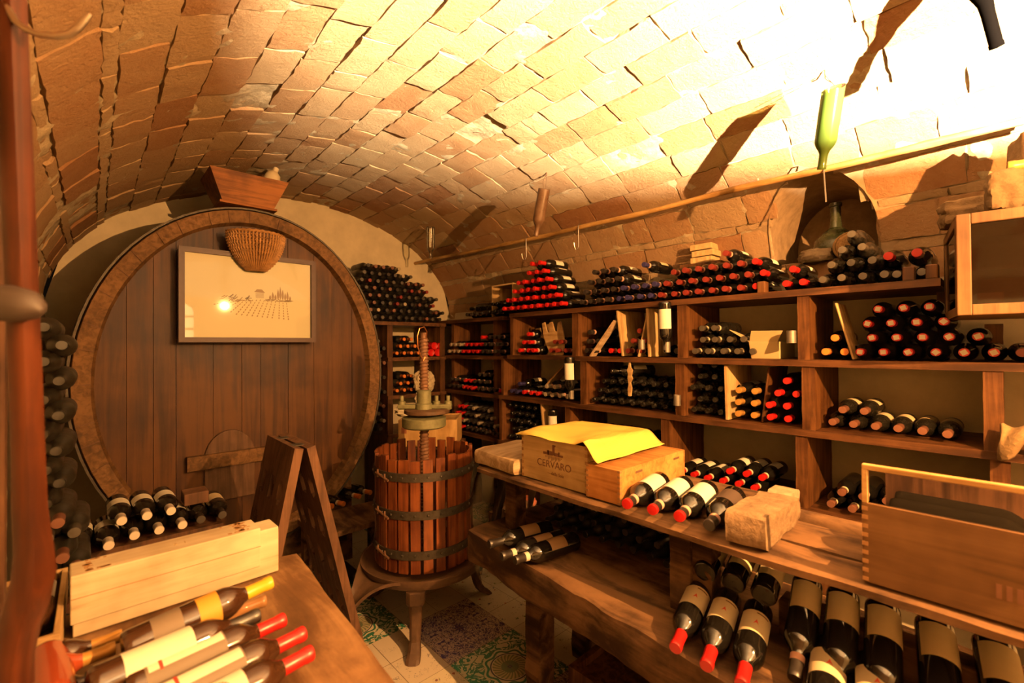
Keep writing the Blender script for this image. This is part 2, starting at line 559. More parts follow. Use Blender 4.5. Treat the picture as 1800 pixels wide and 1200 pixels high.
# back wall: full lunette behind the cask
def back_pt(u, v):
    x = XL + (XR - XL) * u; q = 1 - ((x - VX) / VA) ** 2
    top = VZ + VB * math.sqrt(max(0, q)) + 0.03
    return (x, YB - 0.01 + 0.012 * noise.noise(V((x * 2, v * 4, 0))), v * top)


wall_grid(back_pt, 'wall_back', 40, 30)
wall_grid(lambda u, v: (XL + 0.008 * noise.noise(V((u * 9, v * 4, 3))), YF + (YB - YF) * u, VZ * 1.02 * v), 'wall_left', 40, 14)
wall_grid(lambda u, v: (XR - 0.004 + 0.010 * noise.noise(V((u * 11, v * 4, 7))), YF + (YB - YF) * u, (VZ + 0.06) * v), 'wall_right', 60, 14)
# front wall behind the camera, with its arched window hole
WX0, WX1, WZ0, WZ1 = 0.70, 1.06, 1.58, 2.14


def build_front():
    mb = MB(); n = 48
    for i in range(n):
        xa, xb = XL + (XR - XL) * i / n, XL + (XR - XL) * (i + 1) / n
        def top(x): return VZ + VB * math.sqrt(max(0, 1 - ((x - VX) / VA) ** 2)) + 0.03
        def hole(x):
            if not WX0 < x < WX1: return None
            t = (x - (WX0 + WX1) / 2) / ((WX1 - WX0) / 2)
            return WZ0, WZ1 - 0.18 + 0.18 * math.sqrt(max(0, 1 - t * t))
        xm = (xa + xb) / 2; hm = hole(xm)
        y0, y1 = YF, YF - 0.25
        if hm is None:
            mb.add([(xa, y0, 0), (xb, y0, 0), (xb, y0, top(xb)), (xa, y0, top(xa))], [(0, 1, 2, 3)])
        else:
            mb.add([(xa, y0, 0), (xb, y0, 0), (xb, y0, hm[0]), (xa, y0, hm[0])], [(0, 1, 2, 3)])
            mb.add([(xa, y0, hm[1]), (xb, y0, hm[1]), (xb, y0, top(xb)), (xa, y0, top(xa))], [(0, 1, 2, 3)])
            for z in hm: mb.add([(xa, y0, z), (xb, y0, z), (xb, y1, z), (xa, y1, z)], [(0, 1, 2, 3)])
    structure(mb.build('wall_front', PLASTER))
    w = bpy.data.objects.new('window_1', None); COL.objects.link(w); w.location = (0, YF - 0.12, WZ0); structure(w)
    w.matrix_basis = Matrix.Translation((0, YF - 0.12, WZ0))
    p = MB(); c = (WX0 + WX1) / 2; R = (WX1 - WX0) / 2
    arc = [(c + R * math.cos(a), WZ1 - 0.18 + 0.18 * math.sin(a)) for a in [PI * k / 14 for k in range(15)]]
    p.prism([(WX1, WZ0)] + arc + [(WX0, WZ0)], YF - 0.14, YF - 0.13)
    p.build('window_pane', emit('lit_pane', (1.0, 0.72, 0.32), 9.0), w)
    b = MB(); b.box(c - .014, c + .014, YF - .13, YF - .10, WZ0, WZ1 - .01)
    for z in (WZ0 + .185, WZ0 + .36): b.box(WX0, WX1, YF - .13, YF - .10, z - .014, z + .014)
    b.build('window_bars', W_DARK, w)


build_front()

# niche in the right haunch of the vault
mb = MB(); y0, y1, z0, z1 = NICHE; yc, w = (y0 + y1) / 2, (y1 - y0) / 2
outl = [(y1 + .01, z0)] + [(yc + (w + .01) * math.cos(a), 2.05 + (z1 - 2.05) * math.sin(a)) for a in [PI * k / 16 for k in range(17)]] + [(y0 - .01, z0)]


def vault_x(z): return VX + VA * math.sqrt(max(0, 1 - ((z - VZ) / VB) ** 2))


vs = [(vault_x(z) - 0.005, y, z) for y, z in outl] + [(3.2, y + 0.01 * noise.noise(V((y * 9, z * 9, 1))), z) for y, z in outl]
n = len(outl)
mb.add(vs, [(i, (i + 1) % n, n + (i + 1) % n, n + i) for i in range(n)] + [tuple(range(n, 2 * n))])
cz_ = 2.08
def wide(p, k): return (yc + (p[0] - yc) * k, cz_ + (p[1] - cz_) * k)
col_v = []
for k, h in ((1.0, -.004), (1.22, -.008), (1.45, -.016)):
    for p in outl:
        y, z = wide(p, k); z = max(z, NICHE[2] - .01)
        col_v.append((vault_x(min(z, 2.70)) - h * 1.0, y, z))
mb.add(col_v, [(q * n + i, q * n + (i + 1), (q + 1) * n + (i + 1), (q + 1) * n + i) for q in range(2) for i in range(n - 1)], smooth=True)
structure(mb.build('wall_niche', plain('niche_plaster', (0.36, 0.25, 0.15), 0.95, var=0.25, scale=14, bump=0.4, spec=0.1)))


# floor: 20 cm painted tiles
def tile_mat(kind):
    m, nt, b = new_mat('tile_' + kind)
    uv = N(nt, 'ShaderNodeUVMap'); uv.uv_map = 'panel'
    L = nt.links.new

    def mth(op, a, c=None):
        n = N(nt, 'ShaderNodeMath', operation=op)
        for i, x in enumerate((a, c)):
            if x is None: continue
            if isinstance(x, (int, float)): n.inputs[i].default_value = x
            else: L(x, n.inputs[i])
        return n.outputs[0]

    def mix(fac, a, c):
        n = N(nt, 'ShaderNodeMix', data_type='RGBA')
        L(fac, n.inputs[0])
        for k, x in ((6, a), (7, c)):
            if isinstance(x, tuple): n.inputs[k].default_value = (*x, 1)
            else: L(x, n.inputs[k])
        return n.outputs[2]

    sx = N(nt, 'ShaderNodeSeparateXYZ'); L(uv.outputs[0], sx.inputs[0])
    U, W = sx.outputs[0], sx.outputs[1]
    cream = (0.74, 0.65, 0.49)

    def band(x, lo, hi): return mth('MULTIPLY', mth('GREATER_THAN', x, lo), mth('LESS_THAN', x, hi))
    if kind in ('medallion', 'mosaic'):
        du, dw = mth('SUBTRACT', U, 0.5), mth('SUBTRACT', W, 0.5)
        r = mth('SQRT', mth('ADD', mth('MULTIPLY', du, du), mth('MULTIPLY', dw, dw)))
        ang = mth('ARCTAN2', dw, du)
        au, aw = mth('ABSOLUTE', du), mth('ABSOLUTE', dw)
        if kind == 'medallion':
            green, ink = (0.035, 0.16, 0.10), (0.05, 0.05, 0.07)
            no = N(nt, 'ShaderNodeTexNoise', Scale=9.0, Detail=3.0, Roughness=0.55, Distortion=1.2)
            cmb = N(nt, 'ShaderNodeCombineXYZ'); L(au, cmb.inputs[0]); L(aw, cmb.inputs[1]); L(cmb.outputs[0], no.inputs['Vector'])
            scroll = band(no.outputs['Fac'], 0.44, 0.56)
            col = mix(scroll, cream, green)
            wob = mth('ADD', r, mth('MULTIPLY', mth('SINE', mth('MULTIPLY', ang, 8)), 0.02))
            col = mix(mth('LESS_THAN', wob, 0.31), col, cream)
            col = mix(band(wob, 0.255, 0.285), col, green)
            col = mix(band(r, 0.215, 0.232), col, ink)
            pet = mth('GREATER_THAN', mth('SINE', mth('ADD', mth('MULTIPLY', ang, 24), mth('MULTIPLY', r, 60))), 0.1)
            inner = mix(pet, (0.55, 0.46, 0.28), (0.20, 0.22, 0.12))
            col = mix(mth('LESS_THAN', r, 0.205), col, inner)
            col = mix(mth('LESS_THAN', r, 0.10), col, (0.16, 0.20, 0.12))
            col = mix(mth('LESS_THAN', r, 0.025), col, ink)
        else:
            violet = (0.045, 0.03, 0.13)
            cmb = N(nt, 'ShaderNodeCombineXYZ'); L(au, cmb.inputs[0]); L(aw, cmb.inputs[1])
            no = N(nt, 'ShaderNodeTexNoise', Scale=26.0, Detail=2.0, Roughness=0.5, Distortion=0.8); L(cmb.outputs[0], no.inputs['Vector'])
            col = mix(band(no.outputs['Fac'], 0.43, 0.53), (0.58, 0.46, 0.36), violet)
            vo = N(nt, 'ShaderNodeTexVoronoi', Scale=9.0); L(cmb.outputs[0], vo.inputs['Vector'])
            col = mix(mth('LESS_THAN', vo.outputs['Distance'], 0.20), col, violet)
            star = mth('ADD', 0.055, mth('MULTIPLY', mth('SINE', mth('MULTIPLY', ang, 8)), 0.03))
            col = mix(mth('LESS_THAN', r, star), col, violet)
    elif kind == 'teal':
        no = N(nt, 'ShaderNodeTexVoronoi', Scale=7.0); L(uv.outputs[0], no.inputs['Vector'])
        col = mix(mth('LESS_THAN', no.outputs['Distance'], 0.12), (0.07, 0.17, 0.19), (0.45, 0.36, 0.08))
    else:
        vo = N(nt, 'ShaderNodeTexVoronoi', Scale={'birds': 4.6, 'sprig': 3.4, 'vine': 4.2}[kind]); L(uv.outputs[0], vo.inputs['Vector'])
        no = N(nt, 'ShaderNodeTexNoise', Scale=5.0, Detail=1.0, Distortion=2.6); L(uv.outputs[0], no.inputs['Vector'])
        stem = band(no.outputs['Fac'], 0.488, 0.513)
        near = mth('LESS_THAN', vo.outputs['Distance'], 0.42)
        stemc = {'birds': (0.20, 0.16, 0.06), 'sprig': (0.33, 0.28, 0.24), 'vine': (0.18, 0.18, 0.08)}[kind]
        col = mix(mth('MULTIPLY', stem, near), cream if kind != 'sprig' else (0.72, 0.61, 0.48), stemc)
        if kind != 'sprig':
            hue = N(nt, 'ShaderNodeSeparateColor'); L(vo.outputs['Color'], hue.inputs[0])
            dab = ramp(nt, hue.outputs[0], [(0.0, (0.50, 0.09, 0.03)), (0.4, (0.06, 0.09, 0.13)), (0.6, (0.45, 0.28, 0.05)), (0.9, (0.12, 0.17, 0.06))] if kind == 'birds' else [(0.0, (0.16, 0.20, 0.06)), (1.0, (0.40, 0.33, 0.10))])
            col = mix(mth('LESS_THAN', vo.outputs['Distance'], 0.16), col, dab)
    L(col, b.inputs['Base Color'])
    b.inputs['Roughness'].default_value = 0.28
    return m


def build_floor():
    kinds = ['medallion', 'mosaic', 'teal', 'birds', 'sprig', 'vine']
    T = 0.20; X0, Y0 = 1.635, 1.79
    fixed = {(-1, 0): 'mosaic', (-1, -1): 'medallion', (-2, 1): 'medallion', (-2, 0): 'sprig', (-1, 1): 'sprig', (0, 1): 'teal', (-3, 0): 'vine', (-2, -1): 'birds'}
    rng = random.Random(5)
    vs, fs, mi, uvs = [], [], [], []
    i0, i1 = math.floor((XL - X0) / T), math.ceil((XR - X0) / T)
    j0, j1 = math.floor((YF - Y0) / T), math.ceil((YB - Y0) / T)
    choice = {}
    for i in range(i0, i1):
        for j in range(j0, j1):
            pi, pj = math.floor(i / 2), math.floor(j / 2)
            if (pi, pj) not in choice: choice[(pi, pj)] = fixed.get((pi, pj)) or rng.choice(['sprig', 'medallion', 'vine', 'birds', 'mosaic'])
            k = choice[(pi, pj)]
            if pi == 0 and 0 <= j < 3: k = 'birds' if i == 0 else 'vine'
            if pi == 0 and j >= 3: k = 'teal'
            if pi == 0 and j < 0: k = 'sprig' if j == -1 and i == 0 else 'vine'
            xa, ya = X0 + i * T, Y0 + j * T; g = 0.0012
            o = len(vs); z = rng.uniform(-0.0006, 0.0006)
            vs += [(xa + g, ya + g, z), (xa + T - g, ya + g, z), (xa + T - g, ya + T - g, z), (xa + g, ya + T - g, z)]
            fs.append((o, o + 1, o + 2, o + 3)); mi.append(kinds.index(k))
            if k in ('medallion', 'mosaic'):
                u, w = (i - 2 * pi) * 0.5, (j - 2 * pj) * 0.5; q = 0.5
            else: u, w, q = (i % 5) * 1.3, (j % 7) * 1.7, 1.0
            uvs += [(u, w), (u + q, w), (u + q, w + q), (u, w + q)]
    root = bpy.data.objects.new('floor', None); COL.objects.link(root); structure(root)
    me = bpy.data.meshes.new('painted_tiles'); me.from_pydata(vs, [], fs)
    for k in kinds: me.materials.append(tile_mat(k))
    me.polygons.foreach_set('material_index', mi)
    lay = me.uv_layers.new(name='panel')
    for k, p in enumerate(uvs): lay.data[k].uv = p
    me['keep'] = 1; me.update()
    o = bpy.data.objects.new('painted_tiles', me); COL.objects.link(o); o.parent = root
    MB().box(XL, XR, YF, YB, -0.06, -0.003).build('floor_bed', plain('grout', (0.30, 0.20, 0.13), 0.9), root)


build_floor()


# ------------------------------------------------------------------ the lamp
def build_lamp():
    t = thing('pendant_lamp', LAMP, 'amber glass pendant lamp hanging under the brick vault beside the wall cabinet', 'lamp')
    zt = VZ + VB * math.sqrt(1 - ((LAMP.x - VX) / VA) ** 2)
    mb = MB(); prof = [(0.160, 0.0305), (0.135, -0.02), (0.105, -0.08), (0.075, -0.13), (0.04, -0.145), (0.001, -0.148)]
    mb.lathe(prof, 40, Matrix.Translation(LAMP) @ Matrix.Rotation(0.045, 4, 'Y'), close=False)   # hangs a little crooked
    sh = bpy.data.materials.new('amber_shade_glass'); sh.use_nodes = True; nt = sh.node_tree; nt.nodes.clear()
    out = N(nt, 'ShaderNodeOutputMaterial'); tr = N(nt, 'ShaderNodeBsdfTransparent'); df = N(nt, 'ShaderNodeBsdfTranslucent'); mx = N(nt, 'ShaderNodeMixShader')
    tr.inputs[0].default_value = (0.24, 0.148, 0.074, 1); df.inputs[0].default_value = (0.12, 0.075, 0.035, 1); mx.inputs[0].default_value = 0.45
    nt.links.new(tr.outputs[0], mx.inputs[1]); nt.links.new(df.outputs[0], mx.inputs[2]); nt.links.new(mx.outputs[0], out.inputs[0])
    mb.build('lamp_shade', sh, t)
    MB().lathe([(0.001, -0.0076), (0.0045, -0.0064), (0.007, -0.0025), (0.007, 0.0025), (0.0045, 0.0064), (0.001, 0.0076)], 12, Matrix.Translation(LAMP)).build('bulb', emit('lit_bulb', LAMP_COL, LAMP_POWER * 741), t)
    MB().lathe([(0.003, 0.008), (0.018, 0.045), (0.018, 0.075), (0.008, 0.085)], 16, Matrix.Translation(LAMP)).build('lamp_socket', IRON, t)
    MB().tube([LAMP + V((0, 0, 0.08)), V((LAMP.x, LAMP.y, zt))], 0.004).build('cord', IRON, t)
    arms = MB()
    for a in (3.3, 4.9):
        arms.tube([LAMP + V((0.015 * math.cos(a), 0.015 * math.sin(a), 0.075)), LAMP + V((0.159 * math.cos(a), 0.159 * math.sin(a), 0.030))], 0.0025)
    arms.build('shade_holder', IRON, t)


build_lamp()


# ------------------------------------------------------------------ shelving
S_TOP, S2, S3, S4 = 1.742, 1.427, 1.115, 0.765
XS = 2.33
TH = 0.030


def yx(px): return at(px, 640, X=XS).y


def shelving():
    t = thing('wine_shelving', (XS, 1.2, 0), 'dark brown plank shelving full of bottles along the plaster side wall', 'shelving')
    for k, (z, y0, y1) in enumerate([(S_TOP, 0.165, 2.56), (S2, -0.45, 2.59), (S3, -0.45, 2.69), (S4, -0.45, 2.70)]):
        MB().plank(XS, 2.765, y0, y1, z - TH, z, wob=0.010 if z == S3 else 0.006, n=30, seed=k * 3 + 1, twob=0.003).build('shelf_board', W_SHELF, t, origin=(XS, y0, z))
    ups = [(S2, S_TOP, [(2.545, .03), (1.927, .05), (1.187, .05), (0.616, .045), (0.035, .05)]),
           (S3, S2, [(2.655, .03), (1.861, .05), (1.203, .05), (0.600, .05), (0.035, .05)]),
           (S4, S3, [(2.68, .03), (2.000, .04), (1.290, .05), (0.630, .045), (0.02, .05)]),
           (0, S4, [(2.68, .035), (1.95, .05), (1.2, .05), (0.55, .05), (-.1, .05)])]
    q = 0
    for z0, z1, ys in ups:
        z1_ = z1
        for y, w in ys:
            q += 1; z1 = z1_
            short = z1 == S_TOP and y < .1
            if short: z1 = 1.57 + TH
            MB().plank(2.56 if short else XS + 0.008, 2.755, y - w / 2, y + w / 2, z0, z1 - TH, wob=0.005, n=6, axis='Z', seed=q).build('upright', W_UP, t, origin=(XS, y, z0))
    MB().plank(2.64, 2.755, .170, .200, S2, S_TOP - TH, wob=.003, n=5, axis='Z', seed=77).build('upright', W_UP, t, origin=(2.7, .185, S2))
    # short tube brackets nailed to the uprights: they hold one bottle neck down
    for y, z in ((1.415, 1.50), (0.655, 1.53), (1.203, 1.20), (1.94, 1.175), (1.26, 1.485)):
        b = MB(); b.lathe([(0.019, -0.028), (0.019, 0.028), (0.0165, 0.028), (0.0165, -0.028), (0.019, -0.028)], 16, Matrix.Translation((XS - 0.022, y, z)), close=False)
        b.build('neck_bracket', GREYMETAL, t)
    for y, z in ((0.79, S_TOP), (0.258, S_TOP), (0.19, S_TOP)):
        m = MB(); m.box(XS + .01, XS + .06, y - .018, y + .018, z, z + .055)
        m.build('stop_block', W_UP, t, bevel=0.004)


shelving()


def corner_shelving():
    t = thing('corner_shelving', (2.4, 3.0, 0), 'darker plank shelving filling the corner between cask wall and side wall', 'shelving')
    for k, z in enumerate((1.735, 1.415, 1.10, 0.745)):
        MB().plank(2.40, 2.765, 2.72, 3.96, z - TH, z, wob=0.005, n=14, seed=40 + k).build('shelf_board', W_SHELF, t, origin=(2.4, 2.7, z))
    for k, (a, b) in enumerate(((1.415, 1.705), (1.10, 1.385), (.745, 1.07), (0, .715))):
        for y in (2.86, 3.46):
            MB().plank(2.44, 2.755, y - .022, y + .022, a, b, wob=0.004, n=5, axis='Z', seed=60 + k * 3 + int(y * 5)).build('upright', W_UP, t, origin=(2.4, y, a))


corner_shelving()


def back_shelving():
    t = thing('back_shelving', (1.9, 3.5, 0), 'small brown shelving against the end wall, tucked behind the big cask', 'shelving')
    for k, z in enumerate((1.708, 1.405, 1.085, 0.76)):
        MB().plank(1.55 if k == 0 else 1.81, 2.395, 3.50, 3.97, z - TH, z, wob=0.005, n=12, axis='X', seed=80 + k).build('shelf_board', W_SHELF, t, origin=(1.9, 3.5, z))
    for k, (a, b) in enumerate(((1.405, 1.678), (1.085, 1.375), (.76, 1.055), (0, .73))):
        for x in (1.835, 2.36):
            MB().plank(x - .025, x + .025, 3.51, 3.95, a, b, wob=0.004, n=5, axis='Z', seed=90 + k).build('upright', W_UP, t, origin=(x, 3.5, a))


back_shelving()

# ------------------------------------------------------------------ bottles
BODY = [(0.001, 0.006), (0.026, 0.001), (0.034, 0.002), (0.0372, 0.008), (0.0375, 0.016), (0.0375, 0.188), (0.0368, 0.197), (0.0335, 0.209), (0.0265, 0.221), (0.0195, 0.231), (0.0158, 0.241), (0.0147, 0.252), (0.0145, 0.284), (0.0158, 0.287), (0.0158, 0.296), (0.0135, 0.299), (0.001, 0.299)]
BURG = [(0.001, 0.006), (0.028, 0.001), (0.037, 0.003), (0.040, 0.010), (0.040, 0.150), (0.0385, 0.172), (0.0335, 0.194), (0.0265, 0.214), (0.0205, 0.232), (0.0165, 0.250), (0.0150, 0.268), (0.0148, 0.286), (0.0162, 0.288), (0.0162, 0.297), (0.001, 0.299)]
HOCK = [(0.001, 0.004), (0.034, 0.0), (0.037, 0.01), (0.037, 0.13), (0.033, 0.165), (0.024, 0.20), (0.0155, 0.225), (0.0140, 0.25), (0.0138, 0.325), (0.0150, 0.328), (0.0150, 0.338), (0.001, 0.34)]
CAPP = [(0.0162, 0.238), (0.0158, 0.246), (0.0153, 0.282), (0.0167, 0.286), (0.0167, 0.298), (0.0155, 0.3015), (0.001, 0.302)]
SEALP = [(0.0166, 0.240), (0.0164, 0.258)]
MESHES = {}


def lathe_mesh(key, prof, mat, seg=20, s=1.0, **kw):
    k = (key, mat.name, s)
    if k not in MESHES:
        mb = MB(); mb.lathe([(r * s, z * s) for r, z in prof], seg, **kw)
        MESHES[k] = mb.mesh(key, mat)
    return MESHES[k]


def label_mesh(mat, s, z0, z1, half, R=0.0375):
    k = ('label', mat.name, s, z0, z1, half, R)
    if k not in MESHES:
        mb = MB(); mb.lathe([((R + .0006) * s, z0 * s), ((R + .0006) * s, z1 * s)], 14, a0=PI / 2 - half, a1=PI / 2 + half, close=False)
        MESHES[k] = mb.mesh('label', mat)
    return MESHES[k]


def child(parent, name, me, M=None):
    o = bpy.data.objects.new(name, me); COL.objects.link(o); o.parent = parent
    if M is not None: o.matrix_basis = M
    return o


ORD = 'first second third fourth fifth sixth seventh eighth ninth tenth eleventh twelfth thirteenth fourteenth fifteenth sixteenth'.split()


def bottle(label, base, direction, cap=None, seal=None, paper=None, glass=None, s=1.0, group=None, name='wine_bottle', spin=0.0, cat='bottle', prof=None, span=(0.06, 0.150), half=1.25, R=0.0375):
    glass = glass or GLASS_BLACK
    o = bpy.data.objects.new(name, lathe_mesh('burgundy_glass' if prof is BURG else 'bottle_glass', prof or BODY, glass, s=s)); COL.objects.link(o)
    o.matrix_basis = orient(base, direction, spin)
    tag(o, label, cat, group)
    if cap: child(o, 'capsule', lathe_mesh('capsule', CAPP, CAPS[cap], s=s))
    if seal: child(o, 'seal_strip', lathe_mesh('seal', SEALP, seal, s=s, close=False))
    if paper: child(o, 'label', label_mesh(paper, s, span[0], span[1], half, R))
    return o


WS = 0.925                                    # bottles on the wall shelves are a little slimmer
_rng = random.Random(21)
ROWN = ['bottom row', 'second row up', 'third row up', 'fourth row up', 'fifth row up', 'sixth row up', 'seventh row up']


def pile(pile_name, look, rows, y_left, z0, x_cap=2.365, cap=None, seal=None, paper=None, glass=None, s=WS, group=None, offs=None, name='wine_bottle', pitch=None, axis='Y', pick=None, tilt=0.0):
    """Bottles lying in packed rows; axis 'Y' runs along the side wall with necks towards the room, 'X' along the end wall."""
    R = 0.0375 * s; L = 0.30 * s
    p = pitch or 2 * R * 1.015
    dz = math.sqrt(max(0.0001, (2 * R * 1.004) ** 2 - (p / 2) ** 2))
    for k, n in enumerate(rows):
        off = offs[k] if offs else k * 0.5
        for i in range(n):
            c, se, pa, gl, lk = cap, seal, paper, glass, look
            if pick:
                r = pick(k, i, n) or {}
                c = r.get('cap', c); se = r.get('seal', se); pa = r.get('paper', pa); gl = r.get('glass', gl); lk = r.get('look', lk)
            j = _rng.uniform(-0.012, 0.012); w = _rng.uniform(-0.012, 0.012)
            z = z0 + R + k * dz + 0.0012
            a = (off + i) * p
            lab = f'{lk}, {ORD[i]} from left, {ROWN[k]} of {pile_name}'
            if axis == 'Y': base, d = (x_cap + L + j, y_left - R - a, z), (-1, w * .6, tilt)
            else: base, d = (y_left + R + a, x_cap + L + j, z), (w * .6, -1, tilt)
            bottle(lab, base, d, c, se, pa, gl, s, group or 'bottles in ' + pile_name, name, spin=_rng.uniform(-0.5, 0.5))


G = GLASS_DUSTY
# top of the side shelving, from the corner to the hanging cabinet
pile('red pile topping the shelving', 'red-capsuled bottle', [9, 8, 6, 5, 3, 2], 2.60, S_TOP, 2.285, 'red', None, PAPER, offs=[0, .5, 1.6, 2.1, 3.6, 4.1])
pile('pink-banded pile topping the shelving', 'pink-banded dark bottle', [8, 8, 4, 3], 1.895, S_TOP, 2.315, 'black', SEAL, PAPER, offs=[0, .5, 1.0, 1.5],
     pick=lambda k, i, n: {'cap': 'blue', 'look': 'blue-capsuled bottle'} if k < 2 and i >= 4 else None)
bottle('blue-capsuled bottle with cream label lying alone on the pink-banded pile top', (2.315 + .278, 1.40, S_TOP + .215), (-1, 0, 0), 'blue', SEAL, PAPER_TAN, s=WS)
pile('wide brick-red pile topping the shelving', 'brick-red-capsuled bottle', [8, 8, 7], 1.345, S_TOP, 2.345, 'dark red', SEAL, PAPER, offs=[0, .5, 1.0],
     pick=lambda k, i, n: {'cap': 'red', 'seal': None, 'look': 'bright-red-capsuled bottle'} if i == n - 1 else None)
bottle('brick-red-capsuled bottle lying alone on top of the wide brick-red pile', (2.345 + .278, 1.345 - .0349 * (1 + 2.03 * 5), S_TOP + .216), (-1, 0, 0), 'dark red', SEAL, PAPER, s=WS)
pile('little red trio beside the stop block', 'red-capsuled bottle', [2, 1], 0.725, S_TOP, 2.35, 'red', None, PAPER)
pile('grey-capsuled pyramid under the niche', 'grey-capsuled dusty bottle', [4, 3, 2, 1], 0.578, S_TOP, 2.345, 'grey', None, None, G)
pile('short grey row beside the cabinet', 'grey-capsuled bottle', [2], 0.275 + .06, S_TOP, 2.40, 'grey', None, None, G, pitch=0.075)
for i, y in enumerate((0.318, 0.232)):
    bottle(f'large red-capsuled bottle, {("first", "second")[i]} of two perched above grey ones by cabinet', (2.35 + .30, y, S_TOP + .106), (-1, 0, 0), 'red', None, PAPER, s=1.02, group='large red-capsuled bottles by the cabinet')
# second shelf
pile('red half-pyramid, second shelf end bay', 'red-capsuled bottle', [3, 2, 1], 2.50, S2, 2.355, 'red', SEAL)
pile('dark row behind the forked boards', 'dark pink-banded bottle', [3, 2], 2.22, S2, 2.375, 'dark red', SEAL, offs=[0, .5])
pile('dark trio rows behind slanting plank', 'black-capsuled bottle', [2, 2, 1], 1.89, S2, 2.355, 'black', SEAL, offs=[0, .3, .5])
pile('short pair under slanting plank', 'cream-banded red-capsuled bottle', [2], 1.705, S2, 2.355, 'red', CREAM_SEAL, pitch=.075)
pile('brownish pile between two pale boards', 'brown-red-capsuled bottle', [2, 2, 1], 1.57, S2, 2.355, 'dark red', SEAL, pitch=.074)
pile('pair under the neck-down bottle', 'black-capsuled bottle', [2], 1.35, S2, 2.39, 'black', None)
pile('grey pile beside the opened carton', 'cream-banded grey-capsuled bottle', [5, 4, 2], 1.155, S2, 2.355, 'grey', CREAM_SEAL, None, G, offs=[0, .5, .4])
pile('small trio beside the thin leaning slat', 'orange-red-capsuled bottle', [2, 1], 0.575, S2, 2.355, 'orange', None, PAPER)


def paper_patch(o, k):
    c = MB(); c.box(-.009, .009, -.009, .009, 0.3025 * WS, 0.3035 * WS)
    key = ('patch',)
    if key not in MESHES: MESHES[key] = c.mesh('paper_seal', PAPER)
    child(o, 'paper_seal', MESHES[key], Matrix.Rotation(_rng.uniform(-.6, .6), 4, 'Z'))


_before = set(bpy.data.objects)
pile('tall pile of paper-sealed red capsules', 'paper-sealed red-capsuled bottle', [6, 5, 4, 3], 0.448, S2, 2.35, 'red', None, None, pitch=0.0765, offs=[0, .5, .3, .8])
for o in set(bpy.data.objects) - _before:
    if o.name.startswith('wine_bottle'): paper_patch(o, 0)
pile('dim pair beyond the hanging cabinet', 'red-capsuled bottle', [2], 0.0, S2, 2.37, 'dark red')
# third shelf
pile('mixed row on third shelf end bay', 'dark blue-capsuled bottle', [9, 2], 2.62, S3, 2.36, 'blue', None, PAPER, offs=[0, 5.5],
     pick=lambda k, i, n: ({'cap': 'silver', 'seal': SEAL, 'look': 'silver-capsuled bottle'} if k == 1 or i > 4 else {'cap': 'red', 'seal': SEAL, 'look': 'red-capsuled bottle'} if i > 1 else None))
bottle('blue-capsuled bottle with cream label lying over the mixed row, third shelf', (2.36 + .278, 2.49, S3 + .095), (-1, 0, 0), 'blue', None, PAPER, s=WS)
pile('long black pile, third shelf', 'plain black bottle', [9, 8, 7], 1.83, S3, 2.365, None, None, None, G, name='dark_bottle')
bottle('plain black bottle lying slantwise on top of the long black pile', (2.58, 1.50, S3 + .222), (-.8, .55, 0), None, None, PAPER, G, WS, name='dark_bottle')
pile('tall black block, third shelf', 'plain black bottle', [3, 2, 3, 2, 2], 1.175, S3, 2.365, None, None, None, G, name='dark_bottle', offs=[0, .5, 0, .5, .5], pitch=0.073)
pile('gold-capsuled block, third shelf', 'gold-capsuled bottle', [2, 2, 2], 0.95, S3, 2.36, 'gold', None, PAPER, offs=[0, .06, .12], pitch=0.0745)
pile('red-capsuled pyramid, third shelf', 'red-capsuled bottle', [3, 3, 2, 1], 0.80, S3, 2.36, 'red', None, None, offs=[0, -.02, .5, 1.0], pitch=0.0745)
pile('brown-capsuled row, third shelf', 'brown-capsuled bottle', [6, 2], 0.56, S3, 2.40, 'brown', None, PAPER_TAN, G, offs=[0, .5], pitch=0.0735)
# fourth shelf
pile('dense black block, fourth shelf', 'plain black bottle', [5, 4, 5, 4, 5], 2.645, S4, 2.365, None, None, None, G, name='dark_bottle', offs=[0, .5, 0, .5, 0])
pile('stack half hidden behind paper-covered box', 'plain black bottle', [7, 6, 7], 1.90, S4, 2.40, None, None, None, G, name='dark_bottle', offs=[0, .5, 0])
pile('heap behind the labelled bottles', 'cream-banded red-capsuled bottle', [6, 3], 1.255, S4, 2.36, 'red', CREAM_SEAL, PAPER, offs=[0, 3.5], pitch=0.0765)
pile('brown-necked bottles low beside the open crate', 'brown-capsuled bottle', [4, 4], 0.56, S4, 2.36, 'brown', CREAM_SEAL, None, offs=[0, .5], pitch=0.075)
# bottles held neck down in the tube brackets
for lab, y, z in (('white-labelled bottle held neck down against upright, second shelf', 1.26, 1.485), ('cream-labelled bottle held neck down against upright, third shelf', 1.94, 1.175)):
    bottle(lab, (XS - .022 - .01, y + .004, z + .248), (0.02, -0.01, -1), None, None, PAPER, s=WS, spin=2.23, span=(.045, .16), half=1.1)
bottle('white-labelled bottle standing neck down beside dense black block, fourth shelf', (2.37, 2.16, S4 + .285), (0.03, 0, -1), 'black', None, PAPER, s=WS, spin=2.69, span=(.045, .16), half=1.1)

